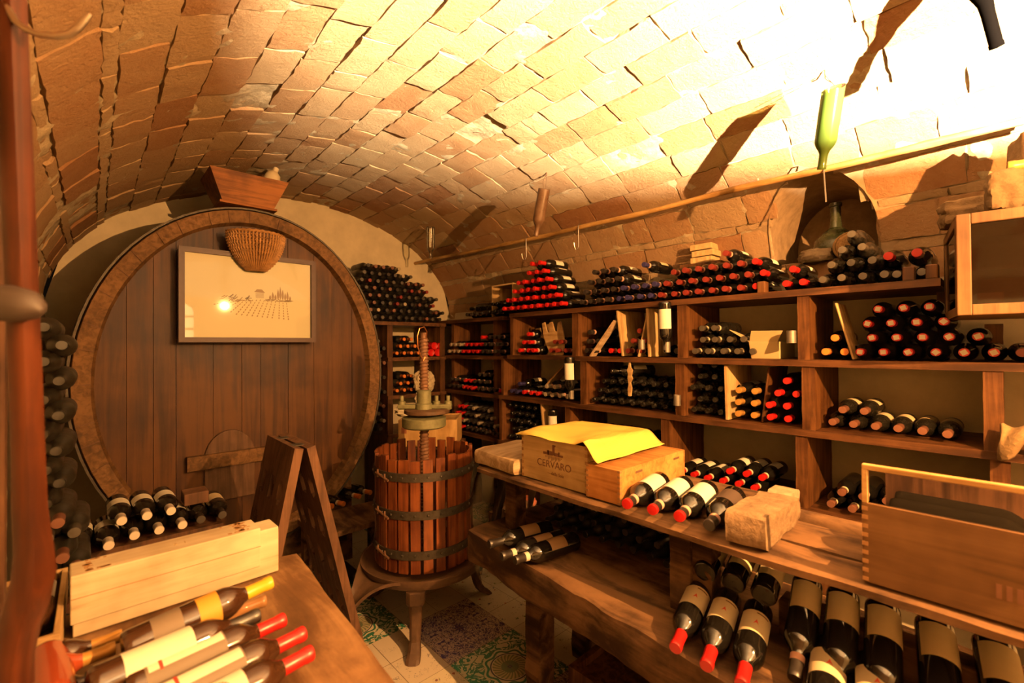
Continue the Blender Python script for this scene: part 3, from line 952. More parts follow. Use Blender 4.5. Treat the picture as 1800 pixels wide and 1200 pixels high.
# corner shelving
RD = {'cap': 'red', 'seal': None, 'look': 'red-capsuled bottle'}
SV = {'cap': 'silver', 'seal': SEAL, 'look': 'silver-capsuled bottle'}
pile('dark row topping the corner shelving', 'dark pink-banded bottle', [7], 3.22, 1.735, 2.39, 'black', SEAL)
bottle('big dusty bottle lying lengthwise above the corner shelving row', (2.60, 3.02, 1.735 + .106), (-.12, 1, 0), None, None, None, G, 1.1, name='dark_bottle')
pile('triple-banded rows, upper corner bay', 'pink-banded dark bottle', [11, 11, 4], 3.50, 1.415, 2.40, 'black', SEAL, offs=[0, .5, 7.0],
     pick=lambda k, i, n: RD if (k < 2 and 3 <= i < 7) or (k == 2 and i == 0) else (SV if k < 2 and i < 3 else None))
pile('mixed rows, middle corner bay', 'pink-banded dark bottle', [11, 8, 3], 3.50, 1.10, 2.40, 'black', SEAL, offs=[0, .5, 6.2], pick=lambda k, i, n: RD if (k == 0 and (3 <= i < 6 or i == 10)) or (k == 1 and 3 <= i < 5) else None)
pile('lowest row, lower corner bay', 'pink-banded dark bottle', [10], 3.46, 0.745, 2.40, 'black', SEAL, pick=lambda k, i, n: RD if i < 3 else None)
for i, (y, z) in enumerate(((3.02, .38), (2.92, .26))):
    pass
# end-wall shelving
for k, (i, j) in enumerate(((0, 0), (1, 0), (0, 1), (1, 1))):
    R_ = .034; m = MB(); c_ = (2.215 + R_ + i * .0695 + j * .0345, 3.52, 1.4062 + R_ + j * .0603)
    m.lathe([(.001, .003), (.026, .003), (.030, 0), (R_, .004), (R_, .24), (.001, .24)], 22, orient(c_, (0, 1, 0)))
    o = m.build('red_tube', plain('red_wrap', (.62, .012, .012), .4), origin=c_)
    tag(o, ('lower left', 'lower right', 'upper left', 'upper right')[k] + ' of four bright red round tube ends behind press screw', 'tube', 'red tubes on the end-wall shelving')


def bottle_mass():
    """The far pile and the gap column: past the 300 largest, one object."""
    mb = MB(); caps = {}
    rng = random.Random(3); R = 0.0345; s = 0.92
    me_v = [(r * s, z * s) for r, z in BODY]; cp = [(r * s * 1.01, z * s) for r, z in CAPP]
    pts = []
    for k, n in enumerate([12, 12, 11, 11, 10, 9, 7, 5]):
        for i in range(n):
            pts.append((1.56 + (k % 2) * R + (0.05 if k > 5 else 0) + i * 2 * R * 1.02, 3.51 + rng.uniform(-.012, .012), 1.708 + R + k * R * 1.735))
    for k in range(13):
        for i in range(2 if k % 2 else 1):
            pts.append((1.70 + (0 if k % 2 else R) + i * 2 * R * 1.02, 3.50 + rng.uniform(-.02, .02), 0.79 + R + k * R * 1.735))
    rows = [(orient((x, y + .276, z), (0, -1, 0)), None) for x, y, z in pts]
    for z0 in (1.405, 1.085):                       # the two end-wall bays, orange capsules
        for k, n in enumerate((5, 4, 2)):
            for i in range(n): rows.append((orient((1.91 + (k * .5 + i) * 2 * R * 1.02, 3.53 + .276, z0 + R + .001 + k * R * 1.735), (0, -1, 0)), 'orange'))
    for k, n in enumerate((0, 9, 8, 7)):            # upper rows of the lower corner bay
        for i in range(n):
            if n: rows.append((orient((2.40 + .276, 3.46 - R - (k * .5 + i) * 2 * R * 1.015, .747 + R + k * R * 1.735), (-1, 0, 0)), 'red' if i < 2 else 'silver' if (i + k) % 3 == 0 else 'black'))
    for M, c in rows:
        mb.lathe(me_v, 12, M)
        caps.setdefault(c or rng.choice(['dark red', 'grey', 'black', 'black', 'brown', 'grey', 'black', 'grey', 'black', 'brown', 'grey', 'black', 'silver', 'black']), MB()).lathe(cp, 10, M)
    o = mb.build('wine_bottles', GLASS_OLD)
    tag(o, 'mass of dusty dark bottles heaped on and in the end-wall and corner shelving', 'bottles', None, 'stuff')
    for c, m in caps.items(): m.build('capsules', CAPS[c], o)


bottle_mass()


# column of dusty bottles squeezed between the cask and the left wall
X1, X2, X3 = at(78, 700, Y=2.02).x, at(104, 700, Y=2.02).x, at(130, 700, Y=2.02).x
pl = tag(MB().box(-.21, .02, 1.98, 2.31, 0, .56).build('low_plinth', W_DARK), 'dark low plinth under the dusty bottle stack by the wall', 'stand')
for r in range(19):
    z = 1.565 - r * 0.055
    cols = [(X1, 'wall column')] if r % 2 == 0 else [(X2, 'inner column')]
    if r % 2 == 0 and r >= 12: cols.append((X3, 'outer column'))
    for x, cn in cols:
        if z < .60: continue
        bottle(f'old dusty bottle, {ORD[r // 2]} from top in {cn} of stack beside the cask', (x, 2.02 + .03 * _rng.uniform(-1, 1) + .285, z), (_rng.uniform(-.03, .03), -1, _rng.uniform(-.02, .02)), None if r < 11 else 'brown' if r % 3 else 'grey', None, None, GLASS_OLD, 1.0,
               'dusty bottles stacked between cask and wall', 'dusty_bottle')

# dusty pile under the middle table
pile('dark pile under the middle table', 'old dusty bottle', [9, 9, 8, 8], 1.49, 0.652, 1.56, None, None, None, GLASS_OLD, s=0.92, name='dusty_bottle', offs=[0, .5, 0.6, 1.1], pitch=0.0745)


# ------------------------------------------------------------------ the big cask
def cask():
    cx, cz, a, b = 0.727, 1.31, 0.813, 1.02
    yf = 3.10
    t = thing('wine_cask', (cx, 3.5, 0.29), 'huge upright oval wooden cask with plank head filling the cellar end', 'cask')

    def ring(n, ka, kb, y): return [(cx + ka * math.cos(2 * PI * k / n), y, cz + kb * math.sin(2 * PI * k / n)) for k in range(n)]
    n = 72
    mb = MB(); vs = []
    secs = [(a - .09, b - .09, yf + .06), (a - .075, b - .075, yf + .004), (a - .004, b - .004, yf), (a, b, yf + .012), (a + .012, b + .012, yf + .12), (a + .018, b + .018, yf + .42), (a + .0, b + .0, yf + .84)]
    rng = random.Random(4); jit = [rng.uniform(-.004, .004) for _ in range(n)]
    for k, (ka, kb, y) in enumerate(secs):
        for q, p in enumerate(ring(n, ka, kb, y)): vs.append((p[0], p[1] + (jit[q // 3 * 3] if k in (1, 2) else 0), p[2]))
    fs = [(i * n + k, i * n + (k + 1) % n, (i + 1) * n + (k + 1) % n, (i + 1) * n + k) for i in range(len(secs) - 1) for k in range(n)]
    fs.append(tuple(range((len(secs) - 1) * n, len(secs) * n)))
    mb.add(vs, fs, smooth=False)
    # dark seams between stave ends
    mb.build('staves', W_RIM, t, origin=(cx, yf, cz))
    sm = MB()
    for k in range(0, 40):
        an = 2 * PI * (k + rng.uniform(-.25, .25)) / 40
        d = V((math.cos(an) * a, 0, math.sin(an) * b)).normalized(); p = V((cx + (a - .04) * math.cos(an), yf - .001, cz + (b - .04) * math.sin(an)))
        tn = V((-d.z, 0, d.x)) * .0016
        q = [p - d * .038 - tn, p + d * .036 - tn, p + d * .036 + tn, p - d * .038 + tn]
        sm.add([tuple(x) for x in q] + [(x.x, x.y + .004, x.z) for x in q], [(0, 1, 2, 3), (4, 7, 6, 5), (0, 4, 5, 1), (1, 5, 6, 2), (2, 6, 7, 3), (3, 7, 4, 0)])
    sm.build('stave_joints', INK, t)
    # head planks
    hb = MB(); ha, hb_ = a - .075, b - .075
    x = cx - ha; rng = random.Random(9)
    while x < cx + ha - 0.005:
        w = rng.uniform(0.10, 0.185); x1 = min(cx + ha, x + w)
        m = 8; dy = rng.uniform(-.003, .003)
        xs = [x + .0012 + (x1 - x - .0024) * i / m for i in range(m + 1)]
        up = [(q, cz + hb_ * math.sqrt(max(0, 1 - ((q - cx) / ha) ** 2))) for q in xs]
        lo = [(q, 2 * cz - z) for q, z in up][::-1]
        hb.prism(up + lo, yf + .052 + dy, yf + .085, 'Y')
        x = x1
    hb.build('head', W_BARREL, t, origin=(cx, yf, cz))
    for k, (y, w) in enumerate(((yf + .012, .045), (yf + .36, .05), (yf + .72, .05))):
        h = MB(); e = .006 if k == 0 else .02
        vs = ring(n, a + e, b + e, y) + ring(n, a + e + .010, b + e + .010, y) + ring(n, a + e + .014, b + e + .014, y + w) + ring(n, a + e, b + e, y + w)
        fs = [(i * n + q, i * n + (q + 1) % n, ((i + 1) % 4) * n + (q + 1) % n, ((i + 1) % 4) * n + q) for i in range(4) for q in range(n)]
        h.add(vs, fs, smooth=False); h.build('hoop', IRON, t)
    # little cleaning door with its cross bar, low in the head
    dx, dz = 0.60, 0.72
    arc = [(dx + .13 * math.cos(q), dz + .13 + .16 * math.sin(q)) for q in [PI * i / 16 for i in range(17)]]
    d = MB(); d.prism([(dx + .13, dz - .12)] + arc + [(dx - .13, dz - .12)], yf + .03, yf + .055)
    d.build('hatch_door', wood('hatch_wood', (0.055, 0.027, 0.014), (0.105, 0.055, 0.030), 'Z'), t, bevel=.004)
    br = MB(); br.plank(dx - .215, dx + .215, yf + .0, yf + .032, dz + .085, dz + .165, axis='X', seed=5); br.build('hatch_bar', W_RIM, t, origin=(dx, yf, dz))
    return t


cask()
cr = thing('cask_cradle', (0.73, 3.5, 0), 'heavy timber cradle carrying the huge oval cask', 'stand')
for i, y in enumerate((3.22, 3.78)):
    m = MB(); n = 16
    top = [(0.727 + .62 * (k / n * 2 - 1), 1.31 - 1.045 * math.sqrt(1 - (.62 * (k / n * 2 - 1) / .838) ** 2) - .004) for k in range(n + 1)]
    m.prism([(0.10, 0), (1.354, 0)] + top[::-1], y - .06, y + .06); m.build('cradle_beam', W_BENCH, cr, origin=(0.73, y, 0))

# picture hung on the cask head
fx0, fx1, fz0, fz1 = 0.340, 1.067, 1.530, 2.058
t = thing('framed_picture', (0.70, 3.13, 1.53), 'framed vineyard print behind glass hung on the cask head', 'picture')
m = MB(); w = .028
for (xa, xb, za, zb) in ((fx0, fx1, fz0, fz0 + w), (fx0, fx1, fz1 - w, fz1), (fx0, fx0 + w, fz0 + w, fz1 - w), (fx1 - w, fx1, fz0 + w, fz1 - w)): m.box(xa, xb, 3.045, 3.075, za, zb)
m.build('frame', plain('frame_wood', (0.050, 0.024, 0.018), 0.45, spec=0.25, var=.15), t)
MB().box(fx0 + .01, fx1 - .01, 3.068, 3.074, fz0 + .01, fz1 - .01).build('print_sheet', plain('print_paper', (0.90, 0.83, 0.60), 0.8), t)
dr = MB()


def stroke(x0, z0, x1, z1, w):
    d = V((x1 - x0, 0, z1 - z0)); p = V((-d.z, 0, d.x)).normalized() * w / 2
    q = [V((x0, 3.0665, z0)) - p, V((x1, 3.0665, z1)) - p, V((x1, 3.0665, z1)) + p, V((x0, 3.0665, z0)) + p]
    dr.add([tuple(v) for v in q], [(0, 1, 2, 3)])


hz = 1.795
rr = random.Random(2)
for k in range(15):
    xt = .60 + k * .021; xb = .60 + k * .021 - .10 * (1 - k / 14) + (0.012 if k > 11 else 0)
    zt = hz - .006 - .012 * abs(k - 7) / 7
    zb = hz - .10 - .03 * k / 14 + (.05 * max(0, 4 - k) / 4)
    for s in range(7):
        u0, u1 = s / 7, (s + .62) / 7
        stroke(xt + (xb - xt) * u0, zt + (zb - zt) * u0, xt + (xb - xt) * u1, zt + (zb - zt) * u1, .0035 + .003 * u0)
for k in range(26):
    a_ = rr.uniform(.53, .68); stroke(a_, hz + rr.uniform(-.03, .0), a_ + .02, hz + rr.uniform(-.025, .02), .004)
for x_, h_ in ((.80, .03), (.815, .05), (.83, .036), (.845, .072), (.858, .088), (.872, .07), (.886, .05), (.90, .06), (.915, .03)):
    dr.add([(x_ + .009 * math.sin(q * PI / 5) * (1 - q / 5 * .6), 3.0664, hz - .004 + h_ * q / 5) for q in range(6)] + [(x_ - .009 * math.sin(q * PI / 5) * (1 - q / 5 * .6), 3.0664, hz - .004 + h_ * q / 5) for q in (4, 3, 2, 1)], [tuple(range(10))])
for k in range(30):
    a_ = rr.uniform(.77, .92); stroke(a_, hz - .012 + rr.uniform(0, .014), a_ + rr.uniform(.01, .03), hz - .012 + rr.uniform(0, .014), .0035)
for k in range(8): stroke(.72, hz + .004 + k * .004, .765, hz + .006 + k * .004, .0016)
dr.add([(.712, 3.0664, hz + .038), (.772, 3.0664, hz + .036), (.755, 3.0664, hz + .056), (.728, 3.0664, hz + .056)], [(0, 1, 2, 3)])
dr.build('vineyard_drawing', plain('sepia_ink', (0.42, 0.27, 0.13), 0.9), t)
MB().box(fx0 + w, fx1 - w, 3.052, 3.054, fz0 + w, fz1 - w).build('picture_glass', glassy('picture_pane', (0.97, 0.97, 0.95), rough=0.03), t)

# wicker wall basket
t = thing('wicker_basket', (0.715, 3.04, 2.0), 'half-round brown wicker basket hung on the cask over the picture', 'basket')
bc = V((0.715, 3.042, 2.165)); BR, BH = 0.150, 0.215


def bpt(an, u, d=0.0):
    r = BR * (math.cos(u * PI / 2 * .93)) ** 0.62 + d
    return bc + V((r * math.cos(an), -abs(r * math.sin(an)) * .95 - 0.002, -BH * u))


rods = MB(); weave = MB()
for k in range(26):
    an = PI * (k + .5) / 26
    rods.tube([bpt(an, u / 9 * .98, .003 + .002 * noise.noise(V((k, u, 0)))) for u in range(10)], .0052, 6)
for j in range(14):
    u = j / 14 + .02
    weave.tube([bpt(PI * k / 52, u + .006 * noise.noise(V((k * .2, j, 3))), .009 * (1 if (k + j) % 2 else -1)) for k in range(53)], .0040, 5)
WICK = plain('wicker_willow', (0.36, 0.18, 0.06), 0.6, var=.45, scale=25, bump=.2)
rods.build('stakes', WICK, t); weave.build('weave', WICK, t)
MB().tube([bpt(PI * k / 30, 0, .004) + V((0, 0, .004 * (k % 2))) for k in range(31)] + [bc + V((BR * (1 - k / 4), -.004, 0)) for k in range(0, 9)][1:], .008, 6).build('rim', WICK, t)
MB().prism([tuple((bpt(0 if k < 10 else PI, (k if k < 10 else 19 - k) / 9 * .98) - V((0, 0, 0)))[i] for i in (0, 2)) for k in range(20)], 3.030, 3.036).build('back_panel', WICK, t)

# tapered wooden hopper on the cask, with a pale bottle in it
hx0, hx1 = 0.488, 0.912
t = thing('wooden_hopper', (0.70, 3.25, 2.33), 'tapered wooden grape hopper standing on top of the cask', 'box')
top = [(0.49, 3.08), (0.915, 3.08), (0.915, 3.40), (0.49, 3.40)]; bot = [(0.56, 3.13), (0.84, 3.13), (0.84, 3.35), (0.56, 3.35)]
zt, zb = 2.545, 2.372; th = .016
for k in range(4):
    a_, b_ = k, (k + 1) % 4
    c_ = V((0.70, 3.24, 0))
    def inn(p, z): v = V((p[0], p[1], z)); d = V((0.70, 3.24, z)) - v; return tuple(v + V((math.copysign(th, d.x), math.copysign(th, d.y), 0)))
    P = [(*bot[a_], zb), (*bot[b_], zb), (*top[b_], zt), (*top[a_], zt)]
    Q = [inn(bot[a_], zb), inn(bot[b_], zb), inn(top[b_], zt), inn(top[a_], zt)]
    MB().add(P + Q, [(0, 1, 2, 3), (7, 6, 5, 4), (0, 4, 5, 1), (1, 5, 6, 2), (2, 6, 7, 3), (3, 7, 4, 0)]).build('side_board', W_HOPPER, t, origin=(0.7, 3.24, zb))
MB().box(.545, .855, 3.115, 3.365, zb - .014, zb).build('bottom_board', W_HOPPER, t)
t = thing('plastic_jug', (0.80, 3.24, 2.36), 'milky white jug sticking out of the wooden hopper', 'jug')
M_ = orient((0.80, 3.22, 2.445), (0.34, -0.10, 1)) @ Matrix.Diagonal((.72, .72, .86, 1))
MILK = plain('milky_plastic', (0.72, 0.62, 0.44), 0.3)
MB().lathe([(.001, 0), (.06, .002), (.066, .02), (.066, .185), (.055, .215), (.03, .232), (.026, .236)], 24, M_).build('jug_body', MILK, t)
MB().lathe([(.024, .236), (.024, .262), (.020, .268), (.001, .269)], 20, M_).build('jug_cap', MILK, t)
MB().tube([M_ @ V((.05, 0, .21)), M_ @ V((.082, 0, .225)), M_ @ V((.088, 0, .19)), M_ @ V((.064, 0, .15))], .012, 8).build('jug_handle', MILK, t)


# ------------------------------------------------------------------ grape press
def press():
    px, py = 1.370, 2.225
    t = thing('grape_press', (px, py, 0), 'old screw grape press with slatted red wooden basket on iron tripod tray', 'press')
    O = V((px, py, 0))
    zb, zt, R = 0.352, 0.935, 0.268
    n = 26; rng = random.Random(8)
    for k in range(n):
        an = 2 * PI * (k + .5) / n
        w = 2 * PI * R / n * .74; h = rng.uniform(-.018, .006)
        M = Matrix.Translation(O) @ Matrix.Rotation(an, 4, 'Z')
        m = MB(); m.plank(R - .018, R, -w / 2, w / 2, zb, zt + h, wob=.002, n=5, axis='Z', seed=k, M=M)
        m.build('basket_slat', W_RED, t, origin=(px, py, zb))
    for k, z in enumerate((.425, .625, .815)):
        h = MB(); h.lathe([(R + .001, z), (R + .008, z), (R + .008, z + .042), (R + .001, z + .042), (R + .001, z)], 52, Matrix.Translation(O), close=False, smooth=False)
        for q in range(n):
            an = 2 * PI * (q + .5) / n
            c = O + V(((R + .008) * math.cos(an), (R + .008) * math.sin(an), z + .021))
            h.lathe([(.0075, 0), (.006, .004), (.001, .006)], 8, orient(c, (math.cos(an), math.sin(an), 0)))
        hp = h.build('basket_hoop', IRON, t)
        # latch pin closing the hoop
        an = math.radians(-172)
        c = O + V(((R + .016) * math.cos(an), (R + .016) * math.sin(an), z + .02)); tn = V((-math.sin(an), math.cos(an), -.25))
        l = MB(); l.tube([c - tn * .045, c + tn * .06], .006, 8)
        for s in (-.03, .03): l.tube([c + tn * s + V((0, 0, -.018)), c + tn * s + V((0, 0, .022))], .005, 6)
        l.build('hoop_latch', RUST, t)
    # cast tray with a spout
    m = MB(); m.lathe([(.001, .318), (.30, .318), (.315, .322), (.335, .352), (.345, .352), (.345, .338), (.325, .300), (.28, .285), (.001, .285)], 56, Matrix.Translation(O))
    m.build('tray', CASTIRON, t)
    an = math.radians(180 + 8); d = V((math.cos(an), math.sin(an), 0)); sd = V((-d.y, d.x, 0))
    sp = MB(); vs = []
    for i in range(9):
        u = i / 8; c = O + d * (.30 + .17 * u) + V((0, 0, .334 - .11 * u * u)); w = .150 * (1 - u) ** 1.3 + .024
        for a_, dz in ((-1, .018), (-.62, -.004), (0, -.014), (.62, -.004), (1, .018)): vs.append(tuple(c + sd * (w * a_) + V((0, 0, dz))))
        for a_, dz in ((1, .004), (.62, -.020), (0, -.032), (-.62, -.020), (-1, .004)): vs.append(tuple(c + sd * (w * 1.03 * a_) + V((0, 0, dz))))
    fs = [(i * 10 + k, i * 10 + (k + 1) % 10, (i + 1) * 10 + (k + 1) % 10, (i + 1) * 10 + k) for i in range(8) for k in range(10)] + [tuple(range(10)), tuple(range(80, 90))]
    sp.add(vs, fs, smooth=True); sp.build('spout', CASTIRON, t)
    for k in range(3):
        a0 = math.atan2(1.912 - py, 1.107 - px) + 2 * PI * k / 3
        d = V((math.cos(a0), math.sin(a0), 0)); sd = V((-d.y, d.x, 0))
        l = MB(); vs = []
        prof = [(.30, .295, .048, .03), (.305, .235, .046, .03), (.306, .225, .034, .024), (.315, .15, .029, .021), (.335, .07, .026, .020), (.355, .035, .030, .022), (.385, .018, .034, .018), (.405, .0, .034, .016)]
        for r, z, w, th in prof:
            c = O + d * r + V((0, 0, z))
            for u, q in ((-1, -1), (1, -1), (1.0, .6), (0.5, 1.2), (-.5, 1.2), (-1.0, .6)): vs.append(tuple(c + sd * (w * u) + d * (th * q)))
        m6 = len(prof)
        l.add(vs, [(i * 6 + q, i * 6 + (q + 1) % 6, (i + 1) * 6 + (q + 1) % 6, (i + 1) * 6 + q) for i in range(m6 - 1) for q in range(6)] + [tuple(range(6)), tuple(range((m6 - 1) * 6, m6 * 6))], smooth=False)
        l.build('tripod_leg', CASTIRON, t, bevel=.004)
    # threaded screw
    m = MB(); turns, seg = 62, 14; z0, z1 = .33, 1.545; vs = []
    steps = turns * 6
    for i in range(steps + 1):
        u = i / steps
        for k in range(seg):
            an = 2 * PI * k / seg; ph = (i / 6 - k / seg) % 1.0
            r = .0235 + .0035 * (1 if .15 < ph < .6 else -0.5)
            vs.append((px + r * math.cos(an), py + r * math.sin(an), z0 + (z1 - z0) * u))
    m.add(vs, [(i * seg + k, i * seg + (k + 1) % seg, (i + 1) * seg + (k + 1) % seg, (i + 1) * seg + k) for i in range(steps) for k in range(seg)] + [tuple(range(seg)), tuple(range(steps * seg, steps * seg + seg))], smooth=False)
    m.lathe([(.019, 1.545), (.019, 1.575), (.001, 1.577)], 14, Matrix.Translation(O))
    m.build('screw', RUST, t)
    # ratchet head
    hz = 1.045
    m = MB(); m.lathe([(.001, hz), (.112, hz), (.122, hz + .008), (.122, hz + .055), (.10, hz + .062), (.001, hz + .062)], 36, Matrix.Translation(O)); m.build('ratchet_drum', GREENIRON, t)
    m = MB(); m.lathe([(.03, hz + .075), (.118, hz + .075), (.128, hz + .08), (.128, hz + .098), (.118, hz + .103), (.03, hz + .103)], 36, Matrix.Translation(O + V((.02, 0, 0)))); m.build('ratchet_plate', CASTIRON, t)
    m = MB(); m.lathe([(.022, hz + .09), (.052, hz + .09), (.05, hz + .13), (.040, hz + .135), (.040, hz + .205), (.0285, hz + .21)], 24, Matrix.Translation(O)); m.build('nut_collar', GREENIRON, t)
    m = MB()
    Mx = Matrix.Translation(O) @ Matrix.Rotation(math.radians(-42), 4, 'Z')
    m.box(-.145, .155, -.026, .026, hz + .104, hz + .128, Mx)
    m.build('yoke_bar', GREENIRON, t, bevel=.006)
    for sx in (-.125, .07, .135):
        q = MB(); q.lathe([(.021, hz + .10), (.021, hz + .145), (.011, hz + .147), (.011, hz + .175), (.001, hz + .176)], 12, Matrix.Translation(Mx @ V((sx, 0, 0)))); q.build('pawl_bolt', GREENIRON, t)
    # wire loop hung over the screw
    W = at(745, 590, Y=py)
    c = V((px - .03, py - .05, 1.545))
    pts = [c + V(p) for p in ((.035, .03, .0), (.02, .0, .035), (-.01, -.02, .06), (-.045, -.03, .05), (-.058, -.03, .01), (-.05, -.02, -.05), (-.025, -.01, -.10), (-.005, .0, -.125), (.008, .0, -.105))]
    w = thing('wire_hook', c, 'bent copper wire hook hanging over the press screw tip', 'hook')
    MB().tube(pts, .003, 6).build('wire', plain('copper_wire', (0.5, 0.2, 0.07), .35, .8), w)


press()


# ------------------------------------------------------------------ riddling rack
def riddling_rack():
    t = thing('riddling_rack', (0.66, 2.2, 0), 'folding A-frame riddling rack of grey-brown boards with oval bottle holes', 'rack')
    y0, y1, zt = 2.02, 2.425, 1.068

    def panel(name, top, bot, sign, holes):
        """Thick board leaning from (top x, zt) to (bot x, 0), holes pierced through it."""
        mb = MB(); L = math.hypot(bot - top, zt); d = V((bot - top, 0, -zt)) / L; nrm = V((d.z, 0, -d.x)) * sign
        th = .036; ny = 27; nl = 66
        def P(i, j, k): return tuple(V((top, y0 + (y1 - y0) * i / ny, zt)) + d * (L * j / nl) + nrm * (th * k))
        cut = set()
        for i in range(ny):
            for j in range(nl):
                yy, ll = (i + .5) / ny * (y1 - y0), (j + .5) / nl * L
                for hy, hl in holes:
                    if ((yy - hy) / .031) ** 2 + ((ll - hl) / .056) ** 2 < 1: cut.add((i, j))
        idx = {}
        vs, fs = [], []
        def vid(i, j, k):
            if (i, j, k) not in idx: idx[(i, j, k)] = len(vs); vs.append(P(i, j, k))
            return idx[(i, j, k)]
        for i in range(ny):
            for j in range(nl):
                if (i, j) in cut: continue
                fs.append((vid(i, j, 0), vid(i + 1, j, 0), vid(i + 1, j + 1, 0), vid(i, j + 1, 0)))
                fs.append((vid(i, j, 1), vid(i, j + 1, 1), vid(i + 1, j + 1, 1), vid(i + 1, j, 1)))
                for (di, dj, a_, b_) in ((-1, 0, (0, 0), (0, 1)), (1, 0, (1, 0), (1, 1)), (0, -1, (0, 0), (1, 0)), (0, 1, (0, 1), (1, 1))):
                    q = (i + di, j + dj)
                    if q in cut or not (0 <= q[0] < ny and 0 <= q[1] < nl):
                        fs.append((vid(i + a_[0], j + a_[1], 0), vid(i + b_[0], j + b_[1], 0), vid(i + b_[0], j + b_[1], 1), vid(i + a_[0], j + a_[1], 1)))
        mb.add(vs, fs); mb.build(name, W_RACK, t, origin=(top, y0, zt))
    holes = [(y, l) for y in (.075, .20, .325) for l in (.20, .385, .57, .755, .94)]
    panel('rack_panel', 0.655, 0.44, 1, holes)
    panel('rack_panel', 0.668, 0.915, -1, holes)
    for y in (2.12, 2.33):
        h = MB(); h.box(.635, .69, y - .025, y + .025, zt + .000, zt + .004); h.build('hinge', IRON, t)


riddling_rack()


# ------------------------------------------------------------------ the middle table (bench + upper planks)
def rough_slab(poly, z0, z1, nl=40, nw=8, amp=.010, name='slab', mat=None, parent=None, seed=0):
    """poly: four plan corners (a0,b0,b1,a1): the long front edge a0-a1, the back edge b0-b1."""
    a0, b0, b1, a1 = [V((x, y, 0)) for x, y in poly]
    mb = MB(); prof = []
    for j in range(nw + 1): prof.append((j / nw, 1.0))
    for j in range(3): prof.append((1.0, .75 - j * .25 if j < 3 else 0))
    for j in range(nw, -1, -1): prof.append((j / nw, 0.0))
    for j in range(3): prof.append((0.0, .25 + j * .25))
    vs = []; m = len(prof)
    for i in range(nl + 1):
        u = i / nl; A, B = a0.lerp(a1, u), b0.lerp(b1, u)
        for (w, h) in prof:
            p = A.lerp(B, w); z = z0 + (z1 - z0) * h
            k = noise.noise(V((p.x * 6, p.y * 6 + seed, z * 9))) + .5 * noise.noise(V((p.x * 22, p.y * 22, z * 22 + seed)))
            e = 1.0 if w in (0.0, 1.0) else .35
            edge = .006 if (w in (0.0, 1.0) and h in (0.0, 1.0)) else 0
            vs.append((p.x + k * amp * e + (edge if w == 0 else -edge if w == 1 else 0), p.y + (k * amp if i in (0, nl) else 0), z + k * amp * .35 - (edge * (1 if h == 1 else -1) if edge else 0)))
    fs = [(i * m + k, i * m + (k + 1) % m, (i + 1) * m + (k + 1) % m, (i + 1) * m + k) for i in range(nl) for k in range(m)] + [tuple(range(m)), tuple(range(nl * m, nl * m + m))]
    mb.add(vs, fs, smooth=True)
    return mb.build(name, mat, parent, origin=(a0.x, a0.y, z0))


t = thing('plank_table', (1.5, .8, 0), 'rough two-tier timber table with thick bench slab and planks above', 'table')
rough_slab([(1.275, 1.70), (1.88, 1.70), (1.80, -.35), (1.095, -.35)], .505, .65, 48, 10, .012, 'bench_slab', W_BENCH, t, 3)
for k, (x, y) in enumerate(((1.40, 1.36), (1.75, 1.40), (1.30, -.15), (1.68, -.15))):
    m = MB(); m.plank(x - .045, x + .045, y - .04, y + .04, 0, .52, wob=.014, n=8, axis='Z', seed=k + 20); m.build('leg', W_BENCH, t, origin=(x, y, 0))
for k, (x, y) in enumerate(((1.455, 1.565), (1.41, .715), (1.43, .655), (1.80, 1.5), (1.80, .7), (1.45, -.25))):
    m = MB(); m.plank(x - .034, x + .034, y - .034, y + .034, .645, .918, wob=.008, n=5, axis='Z', seed=k + 50); m.build('post', W_BENCH, t, origin=(x, y, .6))
rough_slab([(1.285, 1.64), (1.445, 1.70), (1.440, -.38), (1.282, -.38)], .916, .95, 40, 4, .007, 'top_plank', W_BENCH, t, 8)
rough_slab([(1.455, 1.70), (1.64, 1.70), (1.632, -.38), (1.452, -.38)], .916, .95, 40, 4, .006, 'top_plank', W_BENCH, t, 15)
rough_slab([(1.65, 1.70), (1.86, 1.70), (1.86, .56), (1.65, .56)], .916, .95, 30, 4, .006, 'top_plank', W_BENCH, t, 19)
rough_slab([(1.80, 1.60), (1.86, 1.60), (1.86, -.38), (1.80, -.38)], .85, .915, 20, 3, .006, 'cross_rail', W_BENCH, t, 29)

MB().box(1.47, 1.545, -.12, .46, .652, .755).build('prop_rail', W_BENCH, t, bevel=.004)
# things on the upper planks
t = thing('timber_block', (1.45, 1.52, .95), 'short pale weathered timber block beside the lettered wine crate', 'block')
rough_slab([(1.30, 1.675), (1.62, 1.675), (1.62, 1.395), (1.285, 1.395)], .953, 1.024, 12, 6, .005, 'block', wood('weathered_wood', (0.36, 0.24, 0.13), (0.55, 0.40, 0.25), 'X', rough=.8), t, 77)


